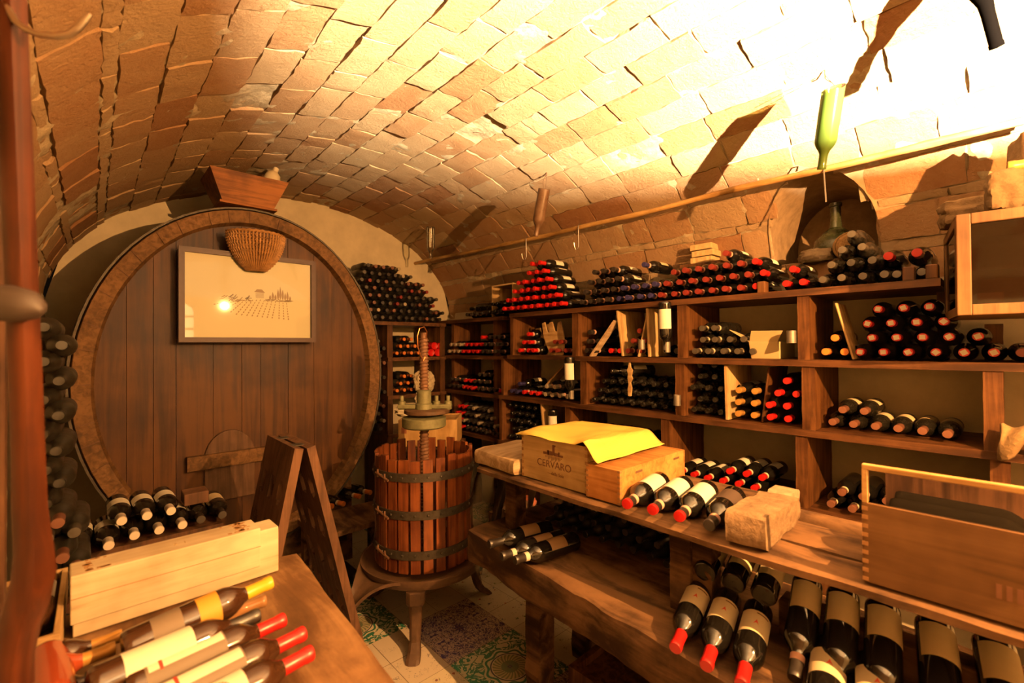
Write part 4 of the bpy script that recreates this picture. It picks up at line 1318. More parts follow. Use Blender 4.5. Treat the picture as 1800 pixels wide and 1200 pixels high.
def crate_box(t, x0, x1, y0, y1, z0, z1, mat, th=.011, lid=True, dovetail=True):
    MB().box(x0, x0 + th, y0, y1, z0, z1).build('front_panel', mat, t, bevel=.0015, origin=(x0, y0, z0))
    MB().box(x1 - th, x1, y0, y1, z0, z1).build('rear_panel', mat, t, bevel=.0015, origin=(x1, y0, z0))
    MB().box(x0 + th, x1 - th, y0, y0 + th, z0, z1).build('end_panel', mat, t, bevel=.0015, origin=(x0, y0, z0))
    MB().box(x0 + th, x1 - th, y1 - th, y1, z0, z1).build('end_panel', mat, t, bevel=.0015, origin=(x0, y1, z0))
    MB().box(x0 + th, x1 - th, y0 + th, y1 - th, z0, z0 + th).build('bottom_panel', mat, t, origin=(x0, y0, z0))
    if lid: MB().box(x0 + th, x1 - th, y0 + th, y1 - th, z1 - th - .004, z1 - .003).build('lid', mat, t, origin=(x0, y0, z1))
    if dovetail:
        d = MB(); n = 13; h = (z1 - z0) / n
        for k in range(0, n, 2):
            for y in (y0, y1):
                s = 1 if y == y0 else -1
                d.box(x0 - .0006, x0 + .0004, min(y, y + s * th), max(y, y + s * th), z0 + k * h, z0 + (k + .9) * h)
            d.box(x0, x0 + th, y0 - .0006, y0 + .0004, z0 + k * h, z0 + (k + .9) * h)
        d.build('corner_joint', plain('joint_end_grain', (0.30, 0.15, 0.055), .7), t)


def text(parent, s, size, M, mat, ext=.0004, spacing=1.0):
    c = bpy.data.curves.new('lettering', 'FONT'); c.body = s; c.size = size; c.align_x = 'CENTER'; c.extrude = ext; c.space_character = spacing
    c.materials.append(mat)
    tmp = bpy.data.objects.new('tmp', c)
    me = bpy.data.meshes.new_from_object(tmp); bpy.data.objects.remove(tmp); me.name = 'lettering'; me['keep'] = 1
    o = bpy.data.objects.new('lettering', me); COL.objects.link(o)
    o.parent = parent; o.matrix_basis = parent.matrix_basis.inverted() @ M
    return o


# frame facing -X: text x axis runs towards -Y (left to right as seen from the room)
def face_mx(x, y, z): return Matrix(((0, 0, -1, x), (-1, 0, 0, y), (0, 1, 0, z), (0, 0, 0, 1)))


t = thing('wine_crate', (1.5, 1.2, .953), 'pale wooden wine crate stamped CERVARO with castle emblem', 'crate')
crate_box(t, 1.325, 1.665, 1.04, 1.385, .955, 1.128, wood('cervaro_pine', (0.50, 0.33, 0.14), (0.62, 0.43, 0.20), 'Y', rough=.5, bump=.06))
BURN = plain('burnt_stamp', (0.13, 0.05, 0.02), .8)
text(t, 'CERVARO', .040, face_mx(1.3242, 1.205, 1.018), BURN)
text(t, '\u2014della Sala', .018, face_mx(1.3242, 1.195, .991), BURN)
em = MB()
for k, (dy, dz, w, h) in enumerate([(-.040, 0, .030, .010), (-.018, 0, .026, .016), (.0, .002, .012, .036), (.002, .036, .016, .006), (.016, 0, .026, .013), (.036, 0, .024, .008), (-.03, .008, .010, .010), (.028, .010, .008, .008)]):
    em.box(1.3240, 1.3248, 1.205 - dy - w / 2, 1.205 - dy + w / 2, 1.067 + dz, 1.067 + dz + h)
for k in range(14):
    y = 1.205 + (k - 6.5) * .0062; em.box(1.3240, 1.3248, y - .0011, y + .0011, 1.052 - .004 * (k % 3) + abs(k - 6.5) * .0012, 1.064)
em.build('castle_stamp', BURN, t)
t = thing('wine_crate', (1.54, .96, .953), 'lower orange wooden crate with finger joints and slot handles beside lettered crate', 'crate')
crate_box(t, 1.312, 1.77, .892, 1.036, .955, 1.072, W_ORANGE)
h = MB()
for x in (1.43, 1.70): h.box(x - .022, x + .022, .8912, .8926, 1.045, 1.053)
h.build('handle_slot', INK, t)

# sheet of yellow paper drawn over both crates
yp = MB()


def paper_pt(u, v):
    """u along -Y from the far end, v from front edge to back."""
    y = 1.40 - u * 0.43
    x = 1.302 + v * .40 + .05 * u * v
    hi, lo = 1.134, 1.080
    y_edge = 1.045
    if y > y_edge: z = hi + .010 * math.sin(u * 9 + v * 3) * (1 - v) + .006
    else:
        q = (y_edge - y) / .075; z = hi + .006 - (hi - lo) * (q * q * (3 - 2 * q) if q < 1 else 1)
    z += .012 * noise.noise(V((u * 4, v * 4, 2))) * .6
    if v < .08 and y > y_edge: z -= .014 * (1 - v / .08) * (.5 + .5 * math.sin(u * 12)); 
    if u < .06: z -= .004
    return (x - .012 * math.sin(u * 7) * (1 - v), y, max(z, 1.0765 if y < 1.036 else 1.130))


yp.grid(paper_pt, 40, 26)
ypm = plain('yellow_paper', (0.80, 0.56, 0.11), .8, var=.04, scale=9)
o = yp.build('paper_sheet', ypm); tag(o, 'sheet of faintly ruled bright yellow paper draped over both crates', 'paper')
sd = o.modifiers.new('solid', 'SOLIDIFY'); sd.thickness = .0008; sd.offset = 1
rl = MB()
for k in range(1, 26):
    u = .70 + k * .011
    pts = [V(paper_pt(u, v / 20)) + V((0, 0, .0014)) for v in range(1, 20)]
    for i in range(18):
        a_, b_ = pts[i], pts[i + 1]
        if (i + k) % 5: rl.add([(a_.x, a_.y - .0006, a_.z), (b_.x, b_.y - .0006, b_.z), (b_.x, b_.y + .0006, b_.z), (a_.x, a_.y + .0006, a_.z)], [(0, 1, 2, 3)])
rl.build('faint_lines', plain('faint_ink', (0.62, 0.40, 0.05), .9), o)

# labelled bottles lying in front, necks to the aisle
for i, (cx_, cy_) in enumerate(((1.262, .836), (1.275, .752), (1.283, .668))):
    bottle(f'cream-labelled bottle with red capsule tip, {ORD[i]} from crate, neck over plank edge', (cx_ + .30, cy_ + .045, .95 + .040), (-.985, -.15, -.012), 'black', SEAL, PAPER, s=1.0, group='cream-labelled bottles beside the crates', spin=-.35, span=(.045, .165), half=1.35)
for o in [o for o in bpy.data.objects if o.get('group') == 'cream-labelled bottles beside the crates']:
    tip = MB(); tip.lathe([(.0169, .289), (.0171, .298), (.0158, .3025), (.001, .3035)], 20)
    if ('tip',) not in MESHES: MESHES[('tip',)] = tip.mesh('capsule_tip', CAPS['red'])
    part_label(child(o, 'capsule_tip', MESHES[('tip',)]), 'red capsule end')
bottle('dark-labelled bottle with black capsule lying against the tufa block', (1.282 + .30, .578 + .045, .95 + .040), (-.985, -.15, -.012), 'black', SEAL, plain('dark_label', (0.05, 0.03, 0.02), .6), s=1.0, spin=-.3, span=(.05, .15), half=1.3)

# tufa block and a small stone
t = rough_slab([(1.285, .535), (1.56, .535), (1.57, .43), (1.295, .435)], .953, 1.040, 16, 14, .016, 'stone_block', plain('tufa', (0.21, 0.135, 0.078), .95, var=.4, scale=30, bump=.9, spec=.1), None, 5)
tag(t, 'rough brown tufa block lying across the upper planks', 'stone')
t = rough_slab([(1.66, .55), (1.76, .55), (1.76, .48), (1.66, .48)], .953, 1.01, 6, 6, .006, 'stone_block', plain('pale_stone', (0.36, 0.26, 0.17), .95, var=.3, scale=30, bump=.7, spec=.1), None, 9)
tag(t, 'small pale stone behind the tufa block at the table edge', 'stone')

# open crate on its side at the near end
t = thing('wine_crate', (1.4, -.05, .953), 'large open pale wooden crate at the near table end with dovetailed corner', 'crate')
cm = wood('shaded_crate_pine', (0.105, 0.050, 0.018), (0.14, 0.070, 0.027), 'Y', rough=.5, bump=.06, knots=True)  # pale pine darkened: shade on the crate's front is in the colour
MB().box(1.300, 1.311, -.33, .230, .955, 1.135).build('front_panel', cm, t, bevel=.0015, origin=(1.3, 0, 1))
MB().box(1.300, 1.318, -.33, .230, 1.210, 1.222).build('top_rail', W_CRATE_LIT, t, bevel=.0015, origin=(1.3, 0, 1))  # light on rail and strip is put into a paler wood
MB().box(1.300, 1.318, .219, .230, 1.135, 1.210).build('corner_strip', W_CRATE_LIT, t, bevel=.001, origin=(1.3, 0, 1))
MB().box(1.311, 1.60, .219, .230, .955, 1.03).build('end_panel', cm, t, origin=(1.3, 0, 1))
MB().box(1.300, 1.60, -.341, -.33, .955, 1.222).build('end_panel', cm, t, origin=(1.3, 0, 1))
MB().box(1.60, 1.611, -.33, .230, .955, 1.150).build('rear_panel', W_DARK, t, origin=(1.3, 0, 1))  # same pine in truth; the dark wood paints the shade inside
MB().box(1.311, 1.60, -.33, .219, .955, .966).build('bottom_panel', cm, t, origin=(1.3, 0, 1))
d = MB()
for k in range(0, 9): d.box(1.2994, 1.3004, .219, .2302, .958 + k * .020, .967 + k * .020)
d.build('corner_joint', plain('joint_end_grain', (0.30, 0.15, 0.055), .7), t)
st = MB()
for k in range(3): st.box(1.2994, 1.3003, .012 - k * .014, .020 - k * .014, 1.0 - k * .0, 1.028)
st.build('burnt_mark', BURN, t)

for c, (x, z) in enumerate(((1.36, 1.006), (1.44, 1.006), (1.52, 1.006), (1.40, 1.073), (1.48, 1.073), (1.56, 1.073))):
    bottle(f'black bottle inside the open near crate, {ORD[c]} from crate front', (x, .205, z), (0, -1, 0), None, None, None, GLASS_MATT, 1.0, 'black bottles inside the near crate', 'dark_bottle')
for c, (x, z) in enumerate(((1.36, 1.006), (1.44, 1.006), (1.52, 1.006), (1.40, 1.073), (1.48, 1.073), (1.56, 1.073))):
    if c > 2: bottle(f'black bottle at outer end of the open near crate, {ORD[c - 3]} from crate front', (x, -.315, z), (0, 1, 0), None, None, None, GLASS_MATT, .72, 'black bottles inside the near crate', 'dark_bottle')
# bottles on the bench slab
for i, (x, y) in enumerate(((1.197, 1.437), (1.165, 1.318), (1.182, 1.256))):
    lab = ('dark bottle with black neck and gold label on the bench slab edge', 'dark bottle with white neck band and rounded label on the bench slab', 'dark bottle with white neck band lying nearest aisle on bench slab')[i]
    bottle(lab, (x + .285, y - .06 + .01 * i, .652 + .040), (-.975, .20 - .02 * i, -.005), 'black', None if i == 0 else plain('white_seal', (.74, .66, .52), .6), plain('bronze_label', (0.20, 0.115, 0.05), .6), s=1.0, spin=-.5, half=.8, span=(.07, .15))


def mark(o, s):
    k = ('mark', s)
    if k not in MESHES:
        m = MB(); r = .0375 * s + .0012
        def c(a_, z): return (r * math.cos(PI / 2 + a_), r * math.sin(PI / 2 + a_), z)
        m.add([c(-.15, .118 * s), c(0.02, .100 * s), c(.20, .120 * s), c(.02, .113 * s)], [(0, 1, 2, 3)])
        MESHES[k] = m.mesh('label_mark', plain('red_mark', (0.50, 0.05, 0.03), .7))
        m = MB(); m.lathe([(r - .0004, .070 * s), (r - .0004, .0745 * s)], 10, a0=PI / 2 - .75, a1=PI / 2 + .1, close=False)
        MESHES[('bar', s)] = m.mesh('label_bar', INK)
    lb = [c for c in o.children if c.name.startswith('label')][0]
    child(lb, 'label_mark', MESHES[k]); child(lb, 'label_bar', MESHES[('bar', s)])


GRP = 'tan-labelled bottles piled on the bench slab'
for i, (x, y) in enumerate(((1.165, .612), (1.158, .525), (1.158, .440))):
    o = bottle(f'tan-labelled bottle with bright red capsule, {ORD[i]} of three lying on bench slab', (x + .275, y + .06, .652 + .072), (-.955, -.20, -.125), 'red', None, PAPER_TAN, s=1.0, group=GRP, spin=-.25, span=(.062, .150), half=1.2); mark(o, 1.0)
for i, (x, y) in enumerate(((1.14, .275), (1.145, .185))):
    o = bottle(f'tan-labelled bottle low under the open crate, {ORD[i]} from the red trio', (x + .275, y + .05, .652 + .052), (-.96, -.18, -.06), 'black', None, PAPER_TAN, s=1.05, group=GRP, spin=-.2, span=(.062, .150), half=1.2); mark(o, 1.05)
for i, (x, y) in enumerate(((1.425, .615), (1.42, .530), (1.415, .445))):
    o = bottle(f'tan-labelled bottle lying base forward under the plank, {ORD[i]} behind the red-capsuled trio', (x - .035, y + .025, .652 + .142), (.75, .10, .16), 'blue', SEAL, PAPER_TAN, s=.92, group=GRP, spin=.5, span=(.06, .15), half=1.2)
for i, y in enumerate((.36, .275, .19, .09, -.01)):
    o = bottle(f'tan-labelled bottle leaning neck-down under the planks, {ORD[i]} behind red trio', (1.53, y + .04, .652 + .155), (-.87, -.13, -.40), 'black', SEAL, PAPER_TAN, s=1.0, group=GRP, spin=-.3, span=(.03, .12), half=1.2)


# ------------------------------------------------------------------ hanging glass cabinet
def cabinet():
    A = V((2.02, .106, 0)); B = V((2.45, .163, 0))
    sdir = (B - A).normalized(); fdir = V((sdir.y, -sdir.x, 0))          # along the side, along the front
    z0, z1 = 1.585, 1.905; D, Wd = .70, .90
    t = thing('glass_cabinet', (2.3, -.2, z0), 'pale wood glass-fronted cabinet mounted on the side wall by the shelving end', 'cabinet')
    M = Matrix(((fdir.x, sdir.x, 0, A.x), (fdir.y, sdir.y, 0, A.y), (0, 0, 1, 0), (0, 0, 0, 1)))   # local x along front, y along side
    wd = wood('cabinet_wood', (0.095, 0.046, 0.018), (0.14, 0.073, 0.030), 'Z', rough=.5, bump=.1)
    f = MB(); p = .034
    for x in (0, Wd - p): f.box(x, x + p, 0, .022, z0, z1, M)
    for z in (z0, z1 - p): f.box(p, Wd - p, 0, .022, z, z + p, M)
    f.build('door_frame', wd, t, bevel=.003)
    g = MB(); g.box(p, Wd - p, .009, .012, z0 + p, z1 - p, M); g.build('door_glass', glassy('cabinet_pane', (0.30, 0.20, 0.12), rough=.05), t)
    s = MB()
    for y in (.022, .435 - .03): s.box(0, .016, y, y + .03, z0, z1, M)
    for z in (z0, z1 - .03): s.box(0, .016, .052, .405, z, z + .03, M)
    s.build('side_frame', wd, t, bevel=.003)
    g = MB(); g.box(.006, .009, .052, .405, z0 + .03, z1 - .03, M); g.build('side_glass', glassy('cabinet_pane', (0.80, 0.62, 0.45)), t)
    b = MB(); b.box(0, Wd, .022, .435, z0, z0 + .012, M); b.build('floor_board', wd, t)
    b = MB(); b.box(0, Wd, .022, .435, z1 - .012, z1, M); b.build('top_board', wd, t)
    b = MB(); b.box(0, Wd, .435, .447, z0, z1, M); b.build('back_board', W_DARK, t)
    b = MB(); b.box(.02, Wd - .02, .12, .43, 1.735, 1.747, M); b.build('inner_shelf', wd, t)
    k = MB()
    for x in (.12, .70): k.box(x, x + .04, .447, .80, z1 - .07, z1 - .02, M); 
    k.build('wall_bracket', W_DARK, t)
    c = tag(MB().box(.055, .115, .10, .16, z0 + .012, z0 + .075, M).build('cardboard_box', plain('grey_card', (.30, .23, .16), .8, var=.1), bevel=.002), 'small grey carton standing inside the glass cabinet corner', 'box')
    return M, z1


CM, CZ = cabinet()
# stones and a foil-capped bottle on the cabinet
STONE = plain('rough_sandstone', (0.13, 0.082, 0.043), .95, var=.3, scale=25, bump=.8, spec=.1)


def rock(name, c, size, label, mat=STONE, seed=0, rz=0.0, boxy=.55, cat='stone', sink=0.0):
    mb = MB()
    def fn(u, v):
        th, ph = 2 * PI * u, PI * v - PI / 2
        d = V((math.cos(ph) * math.cos(th), math.cos(ph) * math.sin(th), math.sin(ph)))
        m = max(abs(d.x), abs(d.y), abs(d.z)); e = d.lerp(d / m, boxy) if m else d
        k = 1 + .16 * noise.noise(d * 1.8 + V((seed, 0, 0))) + .10 * noise.noise(d * 4 + V((seed, 3, 0))) + .04 * noise.noise(d * 11 + V((seed, 7, 0)))
        return (e.x * size[0] * k, e.y * size[1] * k, e.z * size[2] * k)
    mb.grid(fn, 44, 26)
    mb.v = [tuple(Matrix.Rotation(rz, 3, 'Z') @ V(p)) for p in mb.v]
    lo = min(p[2] for p in mb.v)
    o = mb.build(name, mat); o.location = (c[0], c[1], c[2] - lo - sink)
    return tag(o, label, cat)


def cab(x, y, z): return tuple(CM @ V((x, y, z)))


rock('sandstone_block', cab(.06, .28, CZ), (.06, .085, .05), 'pale sandstone at the outer end of the cabinet top', seed=2, rz=.3)
rock('sandstone_block', cab(.13, .10, CZ), (.06, .055, .065), 'lumpy orange sandstone on the cabinet top below gold-necked bottle', seed=5, rz=.1)
rock('sandstone_block', cab(.22, .24, CZ), (.065, .07, .145), 'tall weathered sandstone standing upright on the cabinet top', seed=9, rz=.6)
rock('sandstone_block', cab(.24, .10, CZ), (.045, .045, .055), 'dark small stone tucked behind the gold-necked bottle', seed=13)
bottle('dark bottle with gold foil neck lying over stones on the cabinet', cab(.425, .07, CZ + .135), (fx := (CM.to_3x3() @ V((-1, .02, .03))).normalized()), 'gold', None, None, GLASS_AMBER, 1.0)

# ------------------------------------------------------------------ pole and hooks under the vault
p0, p1 = V((2.36, 4.0, 2.325)), V((2.36, -.12, 2.262))
m = MB(); pts = []
for i in range(42):
    u = i / 41; p = p0.lerp(p1, u); pts.append(p + V((.006 * noise.noise(V((u * 8, 1, 0))), 0, .012 * noise.noise(V((u * 6, 5, 0))) - .018 * math.sin(PI * u))))
m.tube(pts, [.0145 + .0028 * noise.noise(V((u * 2.1, 0, 3))) + (.002 if int(u) % 7 == 3 else 0) for u in range(42)], 10)
o = m.build('cane_pole', CANE); tag(o, 'long knotty cane pole slung along the side of the vault', 'pole')


def pole_z(y): return min(pts, key=lambda p: abs(p.y - y)).z


def s_hook(y, label, drop, name='meat_hook'):
    z = pole_z(y); c = V((2.36, y, z))
    q = [c + V(p) for p in ((.017, 0, -.010), (.019, 0, .008), (.008, 0, .020), (-.010, 0, .020), (-.020, 0, .006), (-.021, 0, -.03), (-.020, 0, -drop), (-.030, .002, -drop - .020), (-.046, .004, -drop - .022), (-.056, .005, -drop - .005), (-.060, .005, -drop + .02))]
    t = thing(name, c, label, 'hook')
    MB().tube(q, .0026, 6).build('hook_wire', STEEL, t)


s_hook(at(928, 400, X=2.36).y, 'thin steel hook on the cane pole below the brown hanging bottle', .13)
s_hook(at(1020, 380, X=2.36).y, 'thin steel hook on the cane pole between the two hanging bottles', .13)


def vz(x): return VZ + VB * math.sqrt(max(0, 1 - ((x - VX) / VA) ** 2))


def hanging(label, base, neck, glass, hook, group=None, prof=BODY, s=1.0, cut=False):
    """An empty bottle slung neck down from a wire at its base."""
    b, n = V(base), V(neck); d = (n - b).normalized()
    o = bpy.data.objects.new('hanging_bottle', None); COL.objects.link(o)
    o.matrix_basis = orient(b, d); tag(o, label, 'bottle', group)
    mb = MB()
    pr = [(r * s, z * s) for r, z in prof]
    if cut: pr = pr[4:-1]
    mb.lathe(pr, 24, close=not cut)
    if cut:   # broken rim, thickness
        nb = 24
        for k in range(nb):
            x, y, z = mb.v[k]; mb.v[k] = (x, y, z + .016 * math.sin(k * 2 * PI / nb + 2.2) - .004 + .003 * noise.noise(V((k, 0, 0))))
        mb.lathe([(r - .0025, z) for r, z in pr], 24, close=False)
    child(o, 'bottle_glass', mb.mesh('hanging_glass', glass))
    inv = o.matrix_basis.inverted(); h = V(hook)
    w = MB(); w.tube([inv @ h, inv @ (h * .6 + b * .4 + V((.006, 0, 0))), inv @ (b + V((.012, 0, 0)))], .0012, 5)
    w.tube([inv @ h, inv @ (h * .5 + b * .5 + V((-.012, .008, 0))), inv @ (b + V((-.012, 0, 0)))], .0012, 5)
    w.tube([inv @ (h + V((0, 0, .02))), inv @ (h + V((.006, 0, -.006))), inv @ (h + V((-.006, 0, -.014)))], .0035, 5)
    child(o, 'hanging_wire', w.mesh('hanging_wire', RUST))
    return o


def green_glass():
    m = bpy.data.materials.new('green_bottle_glass'); m.use_nodes = True; nt = m.node_tree; nt.nodes.clear()
    out = N(nt, 'ShaderNodeOutputMaterial'); tr = N(nt, 'ShaderNodeBsdfTransparent'); gl = N(nt, 'ShaderNodeBsdfGlossy'); tl = N(nt, 'ShaderNodeBsdfTranslucent')
    tr.inputs[0].default_value = (0.78, 0.92, 0.42, 1); tl.inputs[0].default_value = (0.36, 0.48, 0.12, 1); gl.inputs['Roughness'].default_value = .12
    fr = N(nt, 'ShaderNodeFresnel', IOR=1.5); m1 = N(nt, 'ShaderNodeMixShader'); m2 = N(nt, 'ShaderNodeMixShader'); m1.inputs[0].default_value = .72
    dfu = N(nt, 'ShaderNodeBsdfDiffuse'); dfu.inputs[0].default_value = (0.11, 0.18, 0.035, 1); m3 = N(nt, 'ShaderNodeMixShader'); m3.inputs[0].default_value = .6
    nt.links.new(tl.outputs[0], m3.inputs[1]); nt.links.new(dfu.outputs[0], m3.inputs[2])
    nt.links.new(tr.outputs[0], m1.inputs[1]); nt.links.new(m3.outputs[0], m1.inputs[2])
    nt.links.new(fr.outputs[0], m2.inputs[0]); nt.links.new(m1.outputs[0], m2.inputs[1]); nt.links.new(gl.outputs[0], m2.inputs[2])
    nt.links.new(m2.outputs[0], out.inputs[0])
    return m


D_G = 1.70
P = lambda px, py, t: CAM_POS + (_f + _r * ((px - 900) / F_PX) - _u * ((py - 600) / F_PX)) * t
hanging('pale green bottle with broken-off base hanging neck down beside the niche', P(1466, 149, 1.64), P(1448, 270, 1.72), green_glass(), (2.107, .471, 2.55), cut=True, s=.96)
hanging('brown empty bottle hanging neck down on a wire under the vault', P(957, 331, 2.68), P(946, 392, 2.74), GLASS_BROWN, (2.074, 1.93, 2.565), s=.94)
hanging('clear empty bottle hanging near the far end of the pole', P(757, 398, 3.86), P(757, 448, 3.90), glassy('clear_bottle_glass', (0.94, 0.95, 0.90), rough=.2), (2.173, 3.405, 2.52), s=.9)
hanging('dark bottle hanging close to the lamp with only its neck showing', P(1690, -150, 1.26), P(1750, 74, 1.30), plain('near_black_glass', (.0012, .001, .001), .7, spec=.0), (P(1688, -160, 1.28).x, P(1688, -160, 1.28).y, vz(P(1688, -160, 1.28).x) - .02), s=1.1, prof=HOCK)  # near-black glass without gloss, so it stays dark beside the bright lamp
# long iron hook in front of the niche
t = thing('long_hook', (2.2, .45, 2.2), 'long straight steel hook hanging on the pole before the niche', 'hook')
a_ = at(1447, 283, X=2.345); b_ = at(1452, 355, X=2.345)
MB().tube([a_ + V((.028, 0, .006)), a_ + V((.02, 0, .022)), a_ + V((0, 0, .018)), a_, a_.lerp(b_, .5), b_], .003, 6).build('hook_wire', STEEL, t)
# nails in the vault
for k, (px, py, lab) in enumerate(((678, 12, 'bent iron nail sticking from vault joint near the top edge'), (657, 14, 'long slanting iron nail lying against the vault top'))):
    h = V((.754, 1.455, 2.661)) if k == 0 else V((.75, 1.455, 2.66))
    e = P(676, 22, 1.60) if k == 0 else P(628, 30, 1.585)
    o = MB().tube([h + V((0, 0, .015)), h.lerp(e, .5) + V((0, 0, -.004)), e], [.004, .0035, .004], 6).build('iron_nail', RUST); tag(o, lab, 'nail')

# ------------------------------------------------------------------ niche contents
NZ = NICHE[2]
t = thing('demijohn', (2.86, .60, NZ), 'dark green demijohn with long neck standing in the wall niche', 'demijohn')
DJ = bottle_glass('demijohn_glass', (0.022, 0.03, 0.012), .12, .2)
MB().lathe([(.001, .004), (.05, 0), (.082, .03), (.092, .075), (.083, .115), (.05, .145), (.026, .165), (.021, .20), (.021, .255), (.026, .258), (.026, .272), (.001, .274)], 28, Matrix.Translation((2.86, .60, NZ)) @ Matrix.Diagonal((1.12, 1.12, 1.2, 1))).build('demijohn_glass', DJ, t)
t = thing('wicker_flask', (2.76, .50, NZ), 'straw-wrapped flask lying with its woven base outward in the niche', 'flask')
M_ = orient((2.70, .505, NZ + .068), (.93, .30, .12))
STRAW = plain('straw', (0.42, 0.25, 0.10), .7, var=.35, scale=40, bump=.3)
MB().lathe([(.001, .004), (.045, 0), (.060, .008), (.064, .03), (.060, .08), (.045, .115), (.02, .15), (.014, .17), (.001, .172)], 28, M_).build('straw_cover', STRAW, t)
r = MB()
for q in (.015, .027, .039, .050): r.tube([M_ @ V((q * math.cos(a), q * math.sin(a), -.001)) for a in [2 * PI * k / 28 for k in range(28)]], .0028, 5, closed=True)
for k in range(20):
    a = 2 * PI * k / 20; r.tube([M_ @ V((.006 * math.cos(a), .006 * math.sin(a), -.002)), M_ @ V((.056 * math.cos(a), .056 * math.sin(a), -.001))], .002, 4)
for z in (.02, .045, .07, .095): r.tube([M_ @ V(((.0655 if z < .08 else .055) * math.cos(a), (.0655 if z < .08 else .055) * math.sin(a), z)) for a in [2 * PI * k / 28 for k in range(28)]], .003, 5, closed=True)
r.build('straw_weave', STRAW, t)
rock('flat_stone', (2.78, .672, NZ), (.085, .075, .040), 'flat grey-brown stone lying at the niche mouth beside the demijohn', plain('grey_stone', (0.27, 0.20, 0.13), .95, var=.25, scale=25, bump=.7, spec=.1), 4, .4, .35)

# three thin yellow bricks stacked on the shelving behind the bottles
YB_ = plain('yellow_brick', (0.56, 0.39, 0.19), .9, var=.15, scale=30, bump=.5, spec=.1)
c0 = at(1235, 440, X=2.64)
BB = S_TOP
t = MB().plank(2.60, 2.74, c0.y - .12, c0.y + .12, S_TOP + .0005, at(1235, 463, X=2.64).z, wob=.004, n=6, seed=3).build('wooden_block', W_UP); tag(t, 'dark wooden block under the thin yellow bricks, behind brick-red pile', 'block')
zt_ = at(1235, 463, X=2.64).z
for k in range(3):
    y = c0.y + (.004, -.004, .006)[k]
    o = MB().plank(2.615, 2.725, y - .068, y + .060, zt_ + .002 + k * .0385, zt_ + .036 + k * .0385, wob=.003, n=8, seed=k + 4).build('thin_brick', YB_, bevel=.003)
    tag(o, f'thin yellow brick, {("lowest", "middle", "topmost")[k]} of three stacked above the shelving', 'brick', 'thin yellow bricks above the shelving')

# ------------------------------------------------------------------ loose boards and cartons in the shelving
def lean(name, label, pa, pb, depth, thick, mat, x0=2.35, cat='board'):
    """Board of given depth leaning in the Y-Z plane from pa=(y,z) foot to pb top."""
    a_, b_ = V((0, *pa)), V((0, *pb)); d = (b_ - a_).normalized(); n = V((0, -d.z, d.y)) * thick
    m = MB(); P4 = [a_, b_, b_ + n, a_ + n]
    m.prism([(p.y, p.z) for p in P4], x0, x0 + depth, 'X')
    o = m.build(name, mat, bevel=.003, origin=(x0, *pa)); return tag(o, label, cat)


lean('leaning_plank', 'weathered plank leaning across the black trio on the second shelf', (yx(1033), S2 + .004), (yx(1076), S2 + .225), .05, .018, wood('weathered_wood', (0.36, 0.24, 0.13), (0.55, 0.40, 0.25), 'X', rough=.8), 2.345)
lean('divider_board', 'thin pale upright board left of the brownish pile, second shelf', (yx(1089), S2 + .002), (yx(1080), S_TOP - TH - .004), .30, .014, W_LIGHT)
lean('divider_board', 'broad pale upright board beside the neck-down bottle, second shelf', (yx(1138), S2 + .002), (yx(1135), S_TOP - TH - .004), .34, .016, W_LIGHT, 2.335)
lean('leaning_board', 'thin pale slat leaning against the broad pale board, second shelf', (yx(1117), S2 + .003), (yx(1133), S2 + .245), .20, .009, W_LIGHT)
lean('leaning_board', 'thin pale slat leaning beside the tall paper-sealed pile, second shelf', (yx(1496), S2 + .003), (yx(1466), S2 + .245), .16, .008, W_LIGHT)
lean('divider_board', 'pale upright board beside the gold-capsuled block, third shelf', (yx(1271), S3 + .002), (yx(1269), S2 - TH - .004), .32, .016, W_LIGHT)
lean('leaning_board', 'dark slat leaning beside the gold-capsuled block, third shelf', (yx(1327), S3 + .003), (yx(1340), S2 - TH - .01), .28, .008, W_UP, 2.40)
lean('leaning_plank', 'pale plank leaning in the end bay of the third shelf', (yx(925), S3 + .078), (yx(958), S3 + .245), .10, .016, W_LIGHT, 2.52)
lean('divider_board', 'pale board leaning beside the dense black block, fourth shelf', (2.225, S4 + .003), (2.265, S3 - TH - .004), .26, .016, W_LIGHT)
lean('leaning_board', 'dark branch-like slat behind the brown-capsuled row, third shelf', (.66, S3 + .25), (.72, S2 - TH - .006), .01, .012, W_DARK, 2.72) if False else None


def fork_board(label, px0, px1, pyb, pyt, X, lean_, hollow):
    """Pale wooden board sawn with prongs at its top."""
    yb, zb = at((px0 + px1) / 2, pyb, X=X).y, S2 + .002
    w = at(px0, 600, X=X).y - at(px1, 600, X=X).y; h = at(px0, pyt, X=X).z - zb
    out = [(-.28, 0), (-.42, .35), (-.5, .62), (-.5, .97), (-.36, 1.0), (-.30, .70), (-.20, .68), (-.16, .98), (-.02, 1.0), (.05, .72), (.15, .70), (.22, .97), (.36, 1.0), (.42, .66), (.44, .4), (.30, 0)]
    if hollow: out = [(-.30, 0), (-.46, .45), (-.5, .86), (-.22, .88), (-.12, .60), (.02, .62), (.06, .97), (.26, 1.0), (.40, .55), (.30, 0)]
    m = MB(); m.prism([(yb - u * w + lean_ * v * h, zb + v * h) for u, v in out], X, X + .012, 'X')
    o = m.build('forked_board', W_LIGHT_Y, bevel=.003, origin=(X, yb, zb)); tag(o, label, 'board')
    return o


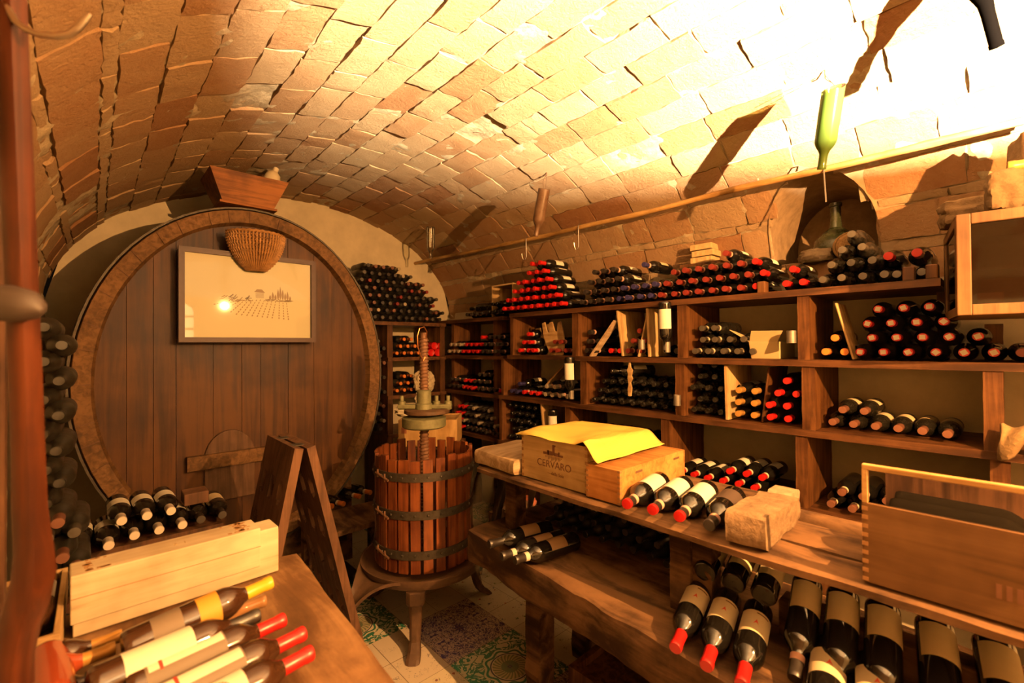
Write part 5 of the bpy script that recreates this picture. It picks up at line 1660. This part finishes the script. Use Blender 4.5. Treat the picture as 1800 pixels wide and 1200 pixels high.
fork_board('pale board sawn with two prongs, left of pair on second shelf', 940, 972, 620, 570, 2.47, -.03, True)
fork_board('pale board sawn with three prongs beside the two-pronged one', 958, 997, 620, 566, 2.42, .14, False)
for k, (px, lab) in enumerate(((818, 'small pale turned wooden figure on the middle corner shelf'), (863, 'small pale turned wooden figure nearer the main shelving, middle corner shelf'))):
    c = at(px, 655, X=2.66); m = MB(); m.lathe([(.001, 0), (.034, 0), (.036, .02), (.020, .06), (.028, .11), (.030, .15), (.018, .19), (.022, .225), (.034, .25), (.001, .252)], 16, Matrix.Translation((2.70, c.y, 1.10 + .0)))
    o = m.build('wooden_figure', W_LIGHT_Y, origin=(2.70, c.y, 1.1)); tag(o, lab, 'ornament')
m = MB(); c = at(1108, 690, X=2.345)
out = [(-.010, -.02), (-.016, .03), (-.008, .06), (-.022, .085), (-.014, .10), (-.022, .135), (-.010, .15), (-.003, .20), (.002, .20), (.008, .15), (.018, .135), (.010, .11), (.014, .085), (.006, .05), (.014, .02), (.010, -.02)]
m.prism([(c.y + u, c.z + v) for u, v in out], 2.335, 2.345, 'X'); o = m.build('wooden_cutout', W_LIGHT_Y, bevel=.002, origin=c); tag(o, 'pale wooden cutout hanging before the long black pile, third shelf', 'ornament')
# opened carton on the second shelf
CARD = plain('pale_cardboard', (0.62, 0.46, 0.23), .85, var=.05, scale=8)
t = thing('open_carton', (2.45, .78, S2), 'opened pale cardboard carton with flaps out on second shelf', 'carton')
y0, y1 = yx(1362), yx(1312); za, zb_ = S2 + .002, S2 + .082
MB().add([(2.40, y1, za), (2.40, y0, za), (2.37, y0, zb_), (2.37, y1, zb_)], [(0, 1, 2, 3)]).build('front_side', CARD, t)
MB().add([(2.40, y1, za), (2.62, y1 + .01, za), (2.62, y1 + .01, zb_), (2.37, y1, zb_)], [(0, 1, 2, 3)]).build('left_side', CARD, t)
MB().add([(2.62, y1 + .01, za), (2.62, y0, za), (2.62, y0, zb_), (2.62, y1 + .01, zb_)], [(0, 1, 2, 3)]).build('rear_side', CARD, t)
MB().add([(2.40, y0, za), (2.62, y0, za), (2.62, y0, zb_), (2.37, y0, zb_)], [(0, 1, 2, 3)]).build('right_side', CARD, t)
MB().add([(2.37, y1, zb_), (2.37, y0, zb_), (2.345, y0 - .03, zb_ + .05), (2.34, y1 - .02, zb_ + .052)], [(0, 1, 2, 3)]).build('front_flap', CARD, t)
MB().add([(2.37, y1, zb_), (2.50, y1, zb_), (2.44, y1 + .10, zb_ + .055), (2.36, y1 + .09, zb_ + .06)], [(0, 1, 2, 3)]).build('side_flap', CARD, t)
for o in t.children:
    s_ = o.modifiers.new('card', 'SOLIDIFY'); s_.thickness = .003

# open wooden box standing on the corner of the shelving with bottles in it
t = thing('wooden_box', (2.58, 2.75, 1.735), 'open-fronted pale wooden box holding black bottles above the corner shelving', 'box')
bx0, bx1, by0, by1, bz0, bz1 = 2.44, 2.665, 2.64, 2.90, 1.81, 1.985
bz0 = 1.7375
MB().box(bx0, bx1, by0, by0 + .012, bz0, bz1).build('side_panel', W_LIGHT, t, bevel=.001)
MB().box(bx0, bx1, by1 - .012, by1, bz0, bz1).build('side_panel', W_LIGHT, t, bevel=.001)
MB().box(bx0, bx1, by0, by1, bz1, bz1 + .012).build('top_panel', W_LIGHT_Y, t, bevel=.001)
MB().box(bx1, bx1 + .01, by0, by1, bz0, bz1).build('rear_panel', W_LIGHT, t)
pile('heap inside the open wooden box', 'black bottle', [3, 2], by1 - .016, 1.7385, 2.36, None, None, None, GLASS_BLACK, name='dark_bottle')

# ------------------------------------------------------------------ behind the press: crate, crumpled paper, stand
t = thing('plank_stand', (1.6, 2.75, 0), 'low plain plank stand behind the press', 'stand')
for a_, b_ in (((1.36, 2.94)), ((1.80, 2.62))): pass
cB = (at(655, 740, t_ := None) if False else None)
pL, pM, pR = V((1.377, 2.884, 0)), V((1.504, 2.767, 0)), V((1.793, 2.502, 0))
ux = (pR - pM).normalized(); uy = V((ux.y, -ux.x, 0)) * -1      # along the long face, and away from the viewer
zc0, zc1 = .826, 1.005


def quad_box(mb, o, ex, ey, a0, a1, b0, b1, z0, z1):
    M = Matrix(((ex.x, ey.x, 0, o.x), (ex.y, ey.y, 0, o.y), (0, 0, 1, 0), (0, 0, 0, 1)))
    return mb.box(a0, a1, b0, b1, z0, z1, M)


quad_box(MB(), pM, ux, uy, -.02, .42, .0, .30, .795, .822).build('stand_top', W_DARK, t)
for a_ in (0.0, .36):
    for b_ in (.01, .25): quad_box(MB(), pM, ux, uy, a_, a_ + .04, b_, b_ + .04, 0, .795).build('leg', W_DARK, t)
t = thing('wine_crate', (1.6, 2.8, zc0), 'pale wooden crate with dark knot standing behind the press screw', 'crate')
CRB = wood('back_crate_pine', (0.46, 0.27, 0.10), (0.60, 0.38, 0.16), 'Z', rough=.55, bump=.08, stretch=6)
ey = (pL - pM).normalized(); L1 = (pR - pM).length; L2 = .30
ey = uy
quad_box(MB(), pM, ux, ey, 0, L1, 0, .012, zc0, zc1).build('front_panel', CRB, t, bevel=.0015)
quad_box(MB(), pM, ux, ey, 0, L1, L2 - .012, L2, zc0, zc1).build('rear_panel', CRB, t, bevel=.0015)
quad_box(MB(), pM, ux, ey, 0, .012, .012, L2 - .012, zc0, zc1).build('end_panel', CRB, t, bevel=.0015)
quad_box(MB(), pM, ux, ey, L1 - .012, L1, .012, L2 - .012, zc0, zc1).build('end_panel', CRB, t, bevel=.0015)
quad_box(MB(), pM, ux, ey, .012, L1 - .012, .012, L2 - .012, zc1 - .02, zc1 - .010).build('lid', CRB, t)
k_ = MB(); quad_box(k_, pM, ux, ey, .02, .055, -.0008, .0, .915, .955); k_.build('crate_mark', plain('burnt_stamp_2', (.22, .07, .03), .8), t)


def crumple(name, c, size, label, mat, seed, cat='paper'):
    mb = MB()
    def fn(u, v):
        th, ph = 2 * PI * u, PI * v - PI / 2
        d = V((math.cos(ph) * math.cos(th), math.cos(ph) * math.sin(th), math.sin(ph)))
        k = 1 + .35 * abs(noise.noise(d * 2.2 + V((seed, 0, 0)))) - .30 * abs(noise.noise(d * 4.5 + V((0, seed, 0))))
        return (d.x * size[0] * k, d.y * size[1] * k, d.z * size[2] * k)
    mb.grid(fn, 22, 14, smooth=False)
    lo = min(p[2] for p in mb.v); o = mb.build(name, mat); o.location = (c[0], c[1], c[2] - lo)
    return tag(o, label, cat)


WP = plain('white_wrapping', (.74, .66, .50), .8)
q = pM + ux * .10 + uy * .16
crumple('paper_wrapping', (q.x - .03, q.y + .02, zc1 - .009), (.13, .10, .045), 'flat crumpled white wrapping paper lying on the crate behind press', WP, 3)
crumple('paper_wrapping', (q.x + .03, q.y - .01, zc1 + .065), (.05, .05, .055), 'tall crumpled twist of white paper rising from the flat wrapping', WP, 8)
crumple('newspaper_bundle', (2.12, 3.44, 1.0865), (.10, .06, .10), 'crumpled newspaper bundle on lower end-wall shelf behind the screw', plain('newsprint', (.55, .45, .30), .85, var=.3, scale=60), 5)

# low shelf in front of the cask with orange-capped bottles
t = thing('low_shelf', (1.25, 2.85, 0), 'low rough plank shelf under the right flank of the cask', 'shelf')
MB().plank(.93, 1.44, 2.62, 2.98, .405, .435, wob=.006, n=12, axis='X', seed=5).build('shelf_board', W_BENCH, t, origin=(1.2, 2.8, .42))
for x, y in ((.97, 2.66), (1.40, 2.66), (.97, 2.94), (1.40, 2.94)): MB().box(x - .025, x + .025, y - .025, y + .025, 0, .403).build('leg', W_BENCH, t)
for i, (px, py) in enumerate(((583, 890), (603, 886), (631, 873), (650, 866))):
    c = at(px, py, Z=.47)
    bottle(f'white-labelled bottle with orange capsule, {ORD[i]} on low shelf beside the cask', (c.x - .10, max(c.y, 2.60) + .27, .437 + .0385), (.33, -.94, -.0), 'orange', CREAM_SEAL, PAPER, s=1.0, group='orange-capsuled bottles on the low shelf', spin=-.3, span=(.03, .12))
for i, (x, y) in enumerate(((1.02, 2.74), (1.12, 2.72), (1.22, 2.76), (1.07, 2.735))):
    bottle(f'dusty bottle on floor under low shelf, {ORD[i]} in the heap', (x, y + .25, .0385 if i < 3 else .106), (0, -1, 0), None, None, None, GLASS_OLD, 1.0, 'dusty bottles under the low shelf', 'dusty_bottle')

# rack of white-capped bottles behind the white wooden box
t = thing('low_rack', (.2, 2.0, 0), 'low dark plank stand between cask and riddling rack', 'stand')
MB().plank(-.12, .42, 2.34, 2.70, .70, .73, wob=.004, n=10, axis='X', seed=7).build('rack_board', W_DARK, t, origin=(.1, 2, .7))
for x in (-.08, .38):
    for y in (2.38, 2.66): MB().box(x - .025, x + .025, y - .025, y + .025, 0, .70).build('leg', W_DARK, t)
WG = 'white-capsuled bottles behind the pale box'
cap_px = [(150, 948, 0), (197, 945, 0), (262, 958, 0), (330, 935, 0), (217, 918, 1), (255, 930, 1), (298, 917, 1)]
base_x = [-.04, .036, .112, .188, .264]
for i, x in enumerate(base_x):
    bottle(f'white-capsuled bottle, {ORD[i]} from wall in bottom row behind pale box', (x, 2.60 - .05 * (i == 1), .7335 + .0385), (.02, -1, 0), 'white', None, PAPER, s=1.0, group=WG, span=(.085, .165), half=1.2)
for i, x in enumerate((.074, .150, .226)):
    bottle(f'white-capsuled bottle, {ORD[i]} of the upper three behind pale box', (x, 2.60, .7335 + .105), (.02, -1, -.0), 'white', None, PAPER, s=1.0, group=WG, span=(.085, .165), half=1.2)
for i, x in enumerate((.342, .420)):
    bottle(f'dark bottle beside the riddling rack, {ORD[i]} from white-capsuled pile', (x, 2.62, .7335 + .0385), (-.02, -1, 0), 'black', None, PAPER_TAN, s=1.0, group='dark bottles beside the riddling rack')
o = MB().box(.29, .38, 2.42, 2.52, .812, .862).build('wooden_block', W_RACK, bevel=.003); tag(o, 'small brown wooden block on bottles behind the pale box', 'block')

# ------------------------------------------------------------------ near left table
TZ = .90
t = thing('wooden_table', (.1, .8, 0), 'worn orange-brown wooden table crowded with bottles at the aisle end', 'table')
slab = [(.434, 1.42), (-.205, 1.45), (-.205, -.3), (.335, -.3)]
rough_slab([slab[0], slab[1], slab[2], slab[3]], TZ - .06, TZ, 40, 8, .004, 'table_top', W_TABLE, t, 51)
for x, y in ((.36, 1.32), (-.14, 1.34), (.28, -.2), (-.14, -.2)): MB().box(x - .04, x + .04, y - .04, y + .04, 0, TZ - .06).build('leg', W_BENCH, t)

# pale wooden bottle box, sleeve and sliding inner tray
t = thing('wooden_bottle_box', (.15, 1.38, TZ), 'long pale pine bottle box with sliding inner tray on the table', 'box')
Mb = Matrix.Translation((-.035, 1.305, TZ + .003)) @ Matrix.Rotation(math.radians(2.0), 4, 'Z')
b = MB(); b.box(0, .355, 0, .085, .028, .128, Mb); b.build('sleeve', W_PINE_X, t, bevel=.0025, origin=(-.035, 1.305, TZ))
b = MB(); b.box(.004, .400, .005, .080, 0, .118, Mb); b.build('inner_tray', W_PINE_X, t, bevel=.002, origin=(-.035, 1.305, TZ))
b = MB(); b.box(.0, .3552, -.0008, .0004, .080, .0812, Mb); b.build('lid_seam', plain('seam', (.28, .16, .06), .8), t)
rs = MB(); rs2 = MB(); rng = random.Random(12)
for k in range(70):                                     # torn rim of an old pasted label
    e = rng.choice('lrrbt')
    w_ = rng.uniform(.004, .012); h_ = rng.uniform(.003, .008)
    if e == 'l': x, y = .018 + rng.uniform(0, .010), .010 + rng.uniform(0, .06)
    elif e == 'r': x, y = .325 + rng.uniform(-.022, .008), .010 + rng.uniform(0, .06)
    elif e == 'b': x, y = rng.choice([rng.uniform(.018, .08), rng.uniform(.28, .33)]), .010 + rng.uniform(0, .004)
    else: x, y = rng.choice([rng.uniform(.018, .06), rng.uniform(.27, .33)]), .070 + rng.uniform(0, .004)
    (rs if x < .2 else rs2).box(x, x + w_, y, y + h_, .1281, .1285, Mb)
rs.build('glue_stain', plain('glue_stain', (.36, .17, .05), .8), t); rs2.build('glue_stain', plain('glue_stain', (.36, .17, .05), .8), t)
text(t, '2  1', .018, Mb @ Matrix.Translation((.19, .032, .1284)), plain('faded_stamp', (.40, .28, .14), .8))

# bottles lying on the near table, necks to the aisle
NL = lambda x, y, z: V((x, y, z))


def near_bottle(label, tip, d, z, **kw):
    d = V(d).normalized(); s = kw.get('s', 1.0)
    base = V((tip[0], tip[1], z)) - d * .302 * s
    return bottle(label, base, d, **kw)


YL = plain('yellow_label', (.66, .34, .045), .6); GL = plain('grey_label', (.16, .12, .085), .6)
D1 = (1, .16, 0)
o = near_bottle('dark bottle with yellow capsule and yellow label along the pale box', at(478, 1022, Z=.985), (1, .10, .10), TZ + .085, cap='yellow', paper=YL, glass=GLASS_AMBER, s=.84, spin=.75, span=(.135, .178), half=1.3)
child(o, 'label', label_mesh(GL, .84, .05, .105, 1.3)); 
ROSE = bottle_glass('rose_glass', (0.30, 0.055, 0.02), .06); CLEARW = bottle_glass('clear_wine_glass', (.30, .15, .06), .08)
near_bottle('clear pink-tinted bottle half hidden beneath the yellow-capsuled one', at(469, 1046, Z=.945), (1, .04, 0), TZ + .035, glass=CLEARW, cap=None, s=.82)
near_bottle('dark bottle with rounded cream label and black capsule on the table', at(455, 1080, Z=.955), D1, TZ + .055, cap='black', paper=PAPER, glass=GLASS_AMBER, s=.86, spin=.6, span=(.05, .165), half=1.1)
for i, (px, py, sp) in enumerate(((500, 1088, .25), (535, 1112, .3), (548, 1146, .55))):
    c = at(px, py, Z=.936)
    o = near_bottle(('dark bottle with stepped cream label and red capsule, farthest of three', 'dark bottle with stepped cream label and red capsule, middle of three', 'dark bottle with round-emblem label and red capsule, nearest of three')[i], c, D1, TZ + .036, cap='red', paper=PAPER, glass=GLASS_AMBER, s=.86, spin=sp, span=(.035, .165), half=.36 if i < 2 else .9, group='red-capsuled bottles on the near table')
    lb = [q for q in o.children if q.name.startswith('label')][0]
    m = MB(); r_ = (.0375 + .0011) * .86
    if i < 2:
        child(o, 'label_band', label_mesh(GL, .86, .030, .168, 1.35, .0372))
        m.lathe([(r_, .045), (r_, .05)], 8, a0=PI / 2 - .45, a1=PI / 2 + .45, close=False)
        child(lb, 'label_print', m.mesh('label_print', plain('red_mark', (0.50, 0.05, 0.03), .7)))
    else:
        for a_ in [2 * PI * k / 24 for k in range(24)]:
            if 5 < a_ < 5.6: continue
            c0, c1 = a_, a_ + .2
            pp = lambda a, rr: ((r_) * math.cos(PI / 2 + rr * math.cos(a) / r_), r_ * math.sin(PI / 2 + rr * math.cos(a) / r_), .10 + rr * math.sin(a))
            m.add([pp(c0, .016), pp(c1, .016), pp(c1, .019), pp(c0, .019)], [(0, 1, 2, 3)])
        m.add([pp(0, .005), pp(1.5, .007), pp(3, .005), pp(4.6, .007)], [(0, 1, 2, 3)])
        child(lb, 'label_emblem', m.mesh('label_emblem', plain('rust_print', (.42, .14, .06), .7)))
GG = 'gold-capsuled bottles on the near table'
for i, (px, py) in enumerate(((215, 1094), (203, 1136), (212, 1170))):
    c = at(px, py, Z=.945 + (.02 if i == 0 else 0)); c.y += .0
    near_bottle(f'amber bottle with gold foil neck, {("farthest", "middle", "nearest")[i]} of three behind the post', c, (1, .06, .02), TZ + .041 + (.0, .002, .0)[i], cap='gold', glass=ROSE if i == 1 else GLASS_AMBER, s=.72, group=GG)
bottle('rose wine bottle with rounded glossy shoulder lying before the open wooden tray', (-.062, 1.185, TZ + .042), (.10, -1, .0), 'black', glass=ROSE, s=.82)
near_bottle('dark bottle with scarlet capsule at the very table edge', at(205, 1198, Z=.935), (1, .12, 0), TZ + .038, cap='red', glass=GLASS_AMBER, s=.72)
t = thing('wooden_bottle_tray', (-.1, 1.3, TZ), 'open pale wooden tray with a cream-labelled bottle beside the pale box', 'tray')
for a_, b_, c_, d_ in ((-.20, -.045, 1.54, 1.55), (-.20, -.045, 1.20, 1.21), (-.20, -.19, 1.21, 1.54), (-.055, -.045, 1.21, 1.54)): MB().box(a_, b_, c_, d_, TZ + .003, TZ + .07).build('tray_side', W_LIGHT_Y, t, bevel=.001)
MB().box(-.19, -.055, 1.21, 1.54, TZ + .003, TZ + .010).build('tray_bottom', W_LIGHT_Y, t)
text(t, 'OANA', .020, face_mx(-.2, 1.3, 0) if False else Matrix.Translation((-.122, 1.1992, TZ + .028)) @ Matrix.Rotation(PI / 2, 4, 'X'), BURN, spacing=1.2)
bottle('cream-labelled bottle lying in the open wooden tray', (-.094, 1.530, TZ + .052), (.0, -1, 0), 'black', None, PAPER, GLASS_AMBER, 1.0, spin=.2)

# turned wooden post with a peg and a hook, close to the lens
def near_post():
    Pt = .62
    t = thing('wooden_stand', P(18, 1190, Pt), 'red-brown carved wooden stand with side peg and steel hook', 'stand')
    path = [(16, -60), (20, 60), (28, 250), (36, 450), (44, 640), (50, 800), (53, 900), (60, 965), (60, 1010), (48, 1060), (32, 1110), (22, 1160), (18, 1215)]
    wid = [17, 17, 17, 17, 17, 17, 18, 20, 23, 24, 23, 22, 24]
    pt = [P(x, y, Pt) for x, y in path]
    m = MB(); vs = []; sec = 10
    for p, w in zip(pt, wid):
        r = w / F_PX * Pt
        for k in range(sec):
            a = 2 * PI * k / sec; ca, sa = math.cos(a), math.sin(a)
            e = (abs(ca) ** .5 * math.copysign(1, ca), abs(sa) ** .5 * math.copysign(1, sa))
            vs.append(tuple(p + _r0 * (r * e[0]) + _f0 * (r * 1.1 * e[1])))
    m.add(vs, [(i * sec + k, i * sec + (k + 1) % sec, (i + 1) * sec + (k + 1) % sec, (i + 1) * sec + k) for i in range(len(pt) - 1) for k in range(sec)] + [tuple(range(sec)), tuple(range((len(pt) - 1) * sec, len(pt) * sec))], smooth=True)
    base = P(18, 1215, Pt); m.lathe([(.001, 0), (.030, 0), (.026, .02), (.022, max(.05, base.z - TZ))], 14, Matrix.Translation((base.x, base.y, TZ + .003)))
    m.build('post', W_POST, t, origin=P(34, 600, Pt))
    q = MB(); q.tube([P(-14, 532, Pt - .02), P(20, 533, Pt - .02), P(45, 537, Pt - .02), P(62, 543, Pt - .02), P(74, 547, Pt - .02)], [.024, .024, .022, .015, .003], 12)
    q.build('peg', plain('worn_grey_wood', (.034, .022, .016), .6, var=.2), t)
    h = MB(); h.tube([P(x, y, Pt - .01) for x, y in ((4, -8), (14, 14), (28, 38), (46, 52), (70, 61), (98, 64), (122, 60), (138, 48), (150, 34), (158, 24))], [.0042] * 9 + [.003], 8)
    h.build('hook', STEEL, t)
    d = MB(); d.plank(P(-30, 0, Pt + .09).x, P(8, 0, Pt + .09).x, P(0, 600, Pt + .09).y, P(0, 600, Pt + .09).y + .03, TZ + .004, 2.0, axis='Z', n=4); d.build('rear_board', W_DARK, t)


near_post()

# ------------------------------------------------------------------ odds and ends
t = MB(); c0, c1 = V((1.62, 1.79, 0)), V((1.50, 1.80, 0))


def film_pt(u, v):
    x = 1.34 + .42 * u; z = .93 - .52 * v - .08 * u * v
    y = 1.735 + .035 * math.sin(u * 11 + v * 4) + .03 * noise.noise(V((u * 3, v * 3, 1)))
    return (x, max(y, 1.71), z)


t.grid(film_pt, 26, 20)
o = t.build('plastic_film', glassy('plastic_film', (0.50, 0.43, 0.35), rough=.3)); tag(o, 'crumpled clear plastic film hanging off the timber table end', 'film')
for i, (px, py, lab) in enumerate(((845, 905, 'crumpled pale rag lying on floor behind the timber table'), (868, 890, 'crumpled reddish printed paper on floor behind the timber table'))):
    c = at(px, py, Y=2.35)
    pass
t = thing('storage_box', (1.9, 2.1, 0), 'dim cardboard box of papers on the floor behind the timber table', 'box')
cbx = at(850, 905, Y=2.30)
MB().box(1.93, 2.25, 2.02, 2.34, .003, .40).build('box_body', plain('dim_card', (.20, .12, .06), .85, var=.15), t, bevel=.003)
crumple('crumpled_rag', (2.03, 2.16, .402), (.10, .09, .04), 'pale crumpled rag on the cardboard box behind the timber table', plain('rag', (.48, .33, .22), .9, var=.2), 4, 'cloth')
crumple('printed_paper', (2.16, 2.22, .402), (.07, .07, .035), 'reddish crumpled printed paper on the cardboard box', plain('red_print', (.45, .14, .08), .8, var=.5, scale=30), 6)
# boards stored on the floor under the bench slab
for k, (x, y0_, y1_, z, lab) in enumerate(((1.60, .25, 1.18, .003, 'low red-brown board box under the bench slab'),)):
    t = thing('floor_crate', (x, .7, 0), lab, 'crate')
    MB().plank(1.42, 1.445, .05, 1.22, .003, .20, n=6, seed=2).build('side_board', W_UP, t, origin=(1.43, .6, 0))
    MB().plank(1.445, 1.75, 1.195, 1.22, .003, .20, axis='X', n=6, seed=3).build('end_board', W_UP, t, origin=(1.5, 1.2, 0))
    MB().plank(1.445, 1.75, .05, 1.195, .15, .17, n=6, seed=4).build('lid_board', W_UP, t, origin=(1.5, .6, .16))
# burlap hanging at the shelving's near end
m = MB()


def sack_pt(u, v):
    y = .02 - .20 * u; z = S3 + .105 - .075 * v - .02 * math.sin(u * 9)
    return (2.30 - .03 * math.sin(v * PI) + .012 * math.sin(u * 14 + v * 3), y, z - (.045 * math.cos(u * 11) * v))


m.grid(sack_pt, 24, 14)
o = m.build('burlap_sack', plain('burlap', (.26, .16, .07), .95, var=.2, scale=90, bump=.4)); tag(o, 'rumpled burlap sack slung at the near end of third shelf', 'sack')
s_ = o.modifiers.new('thick', 'SOLIDIFY'); s_.thickness = .012

fix_normals()
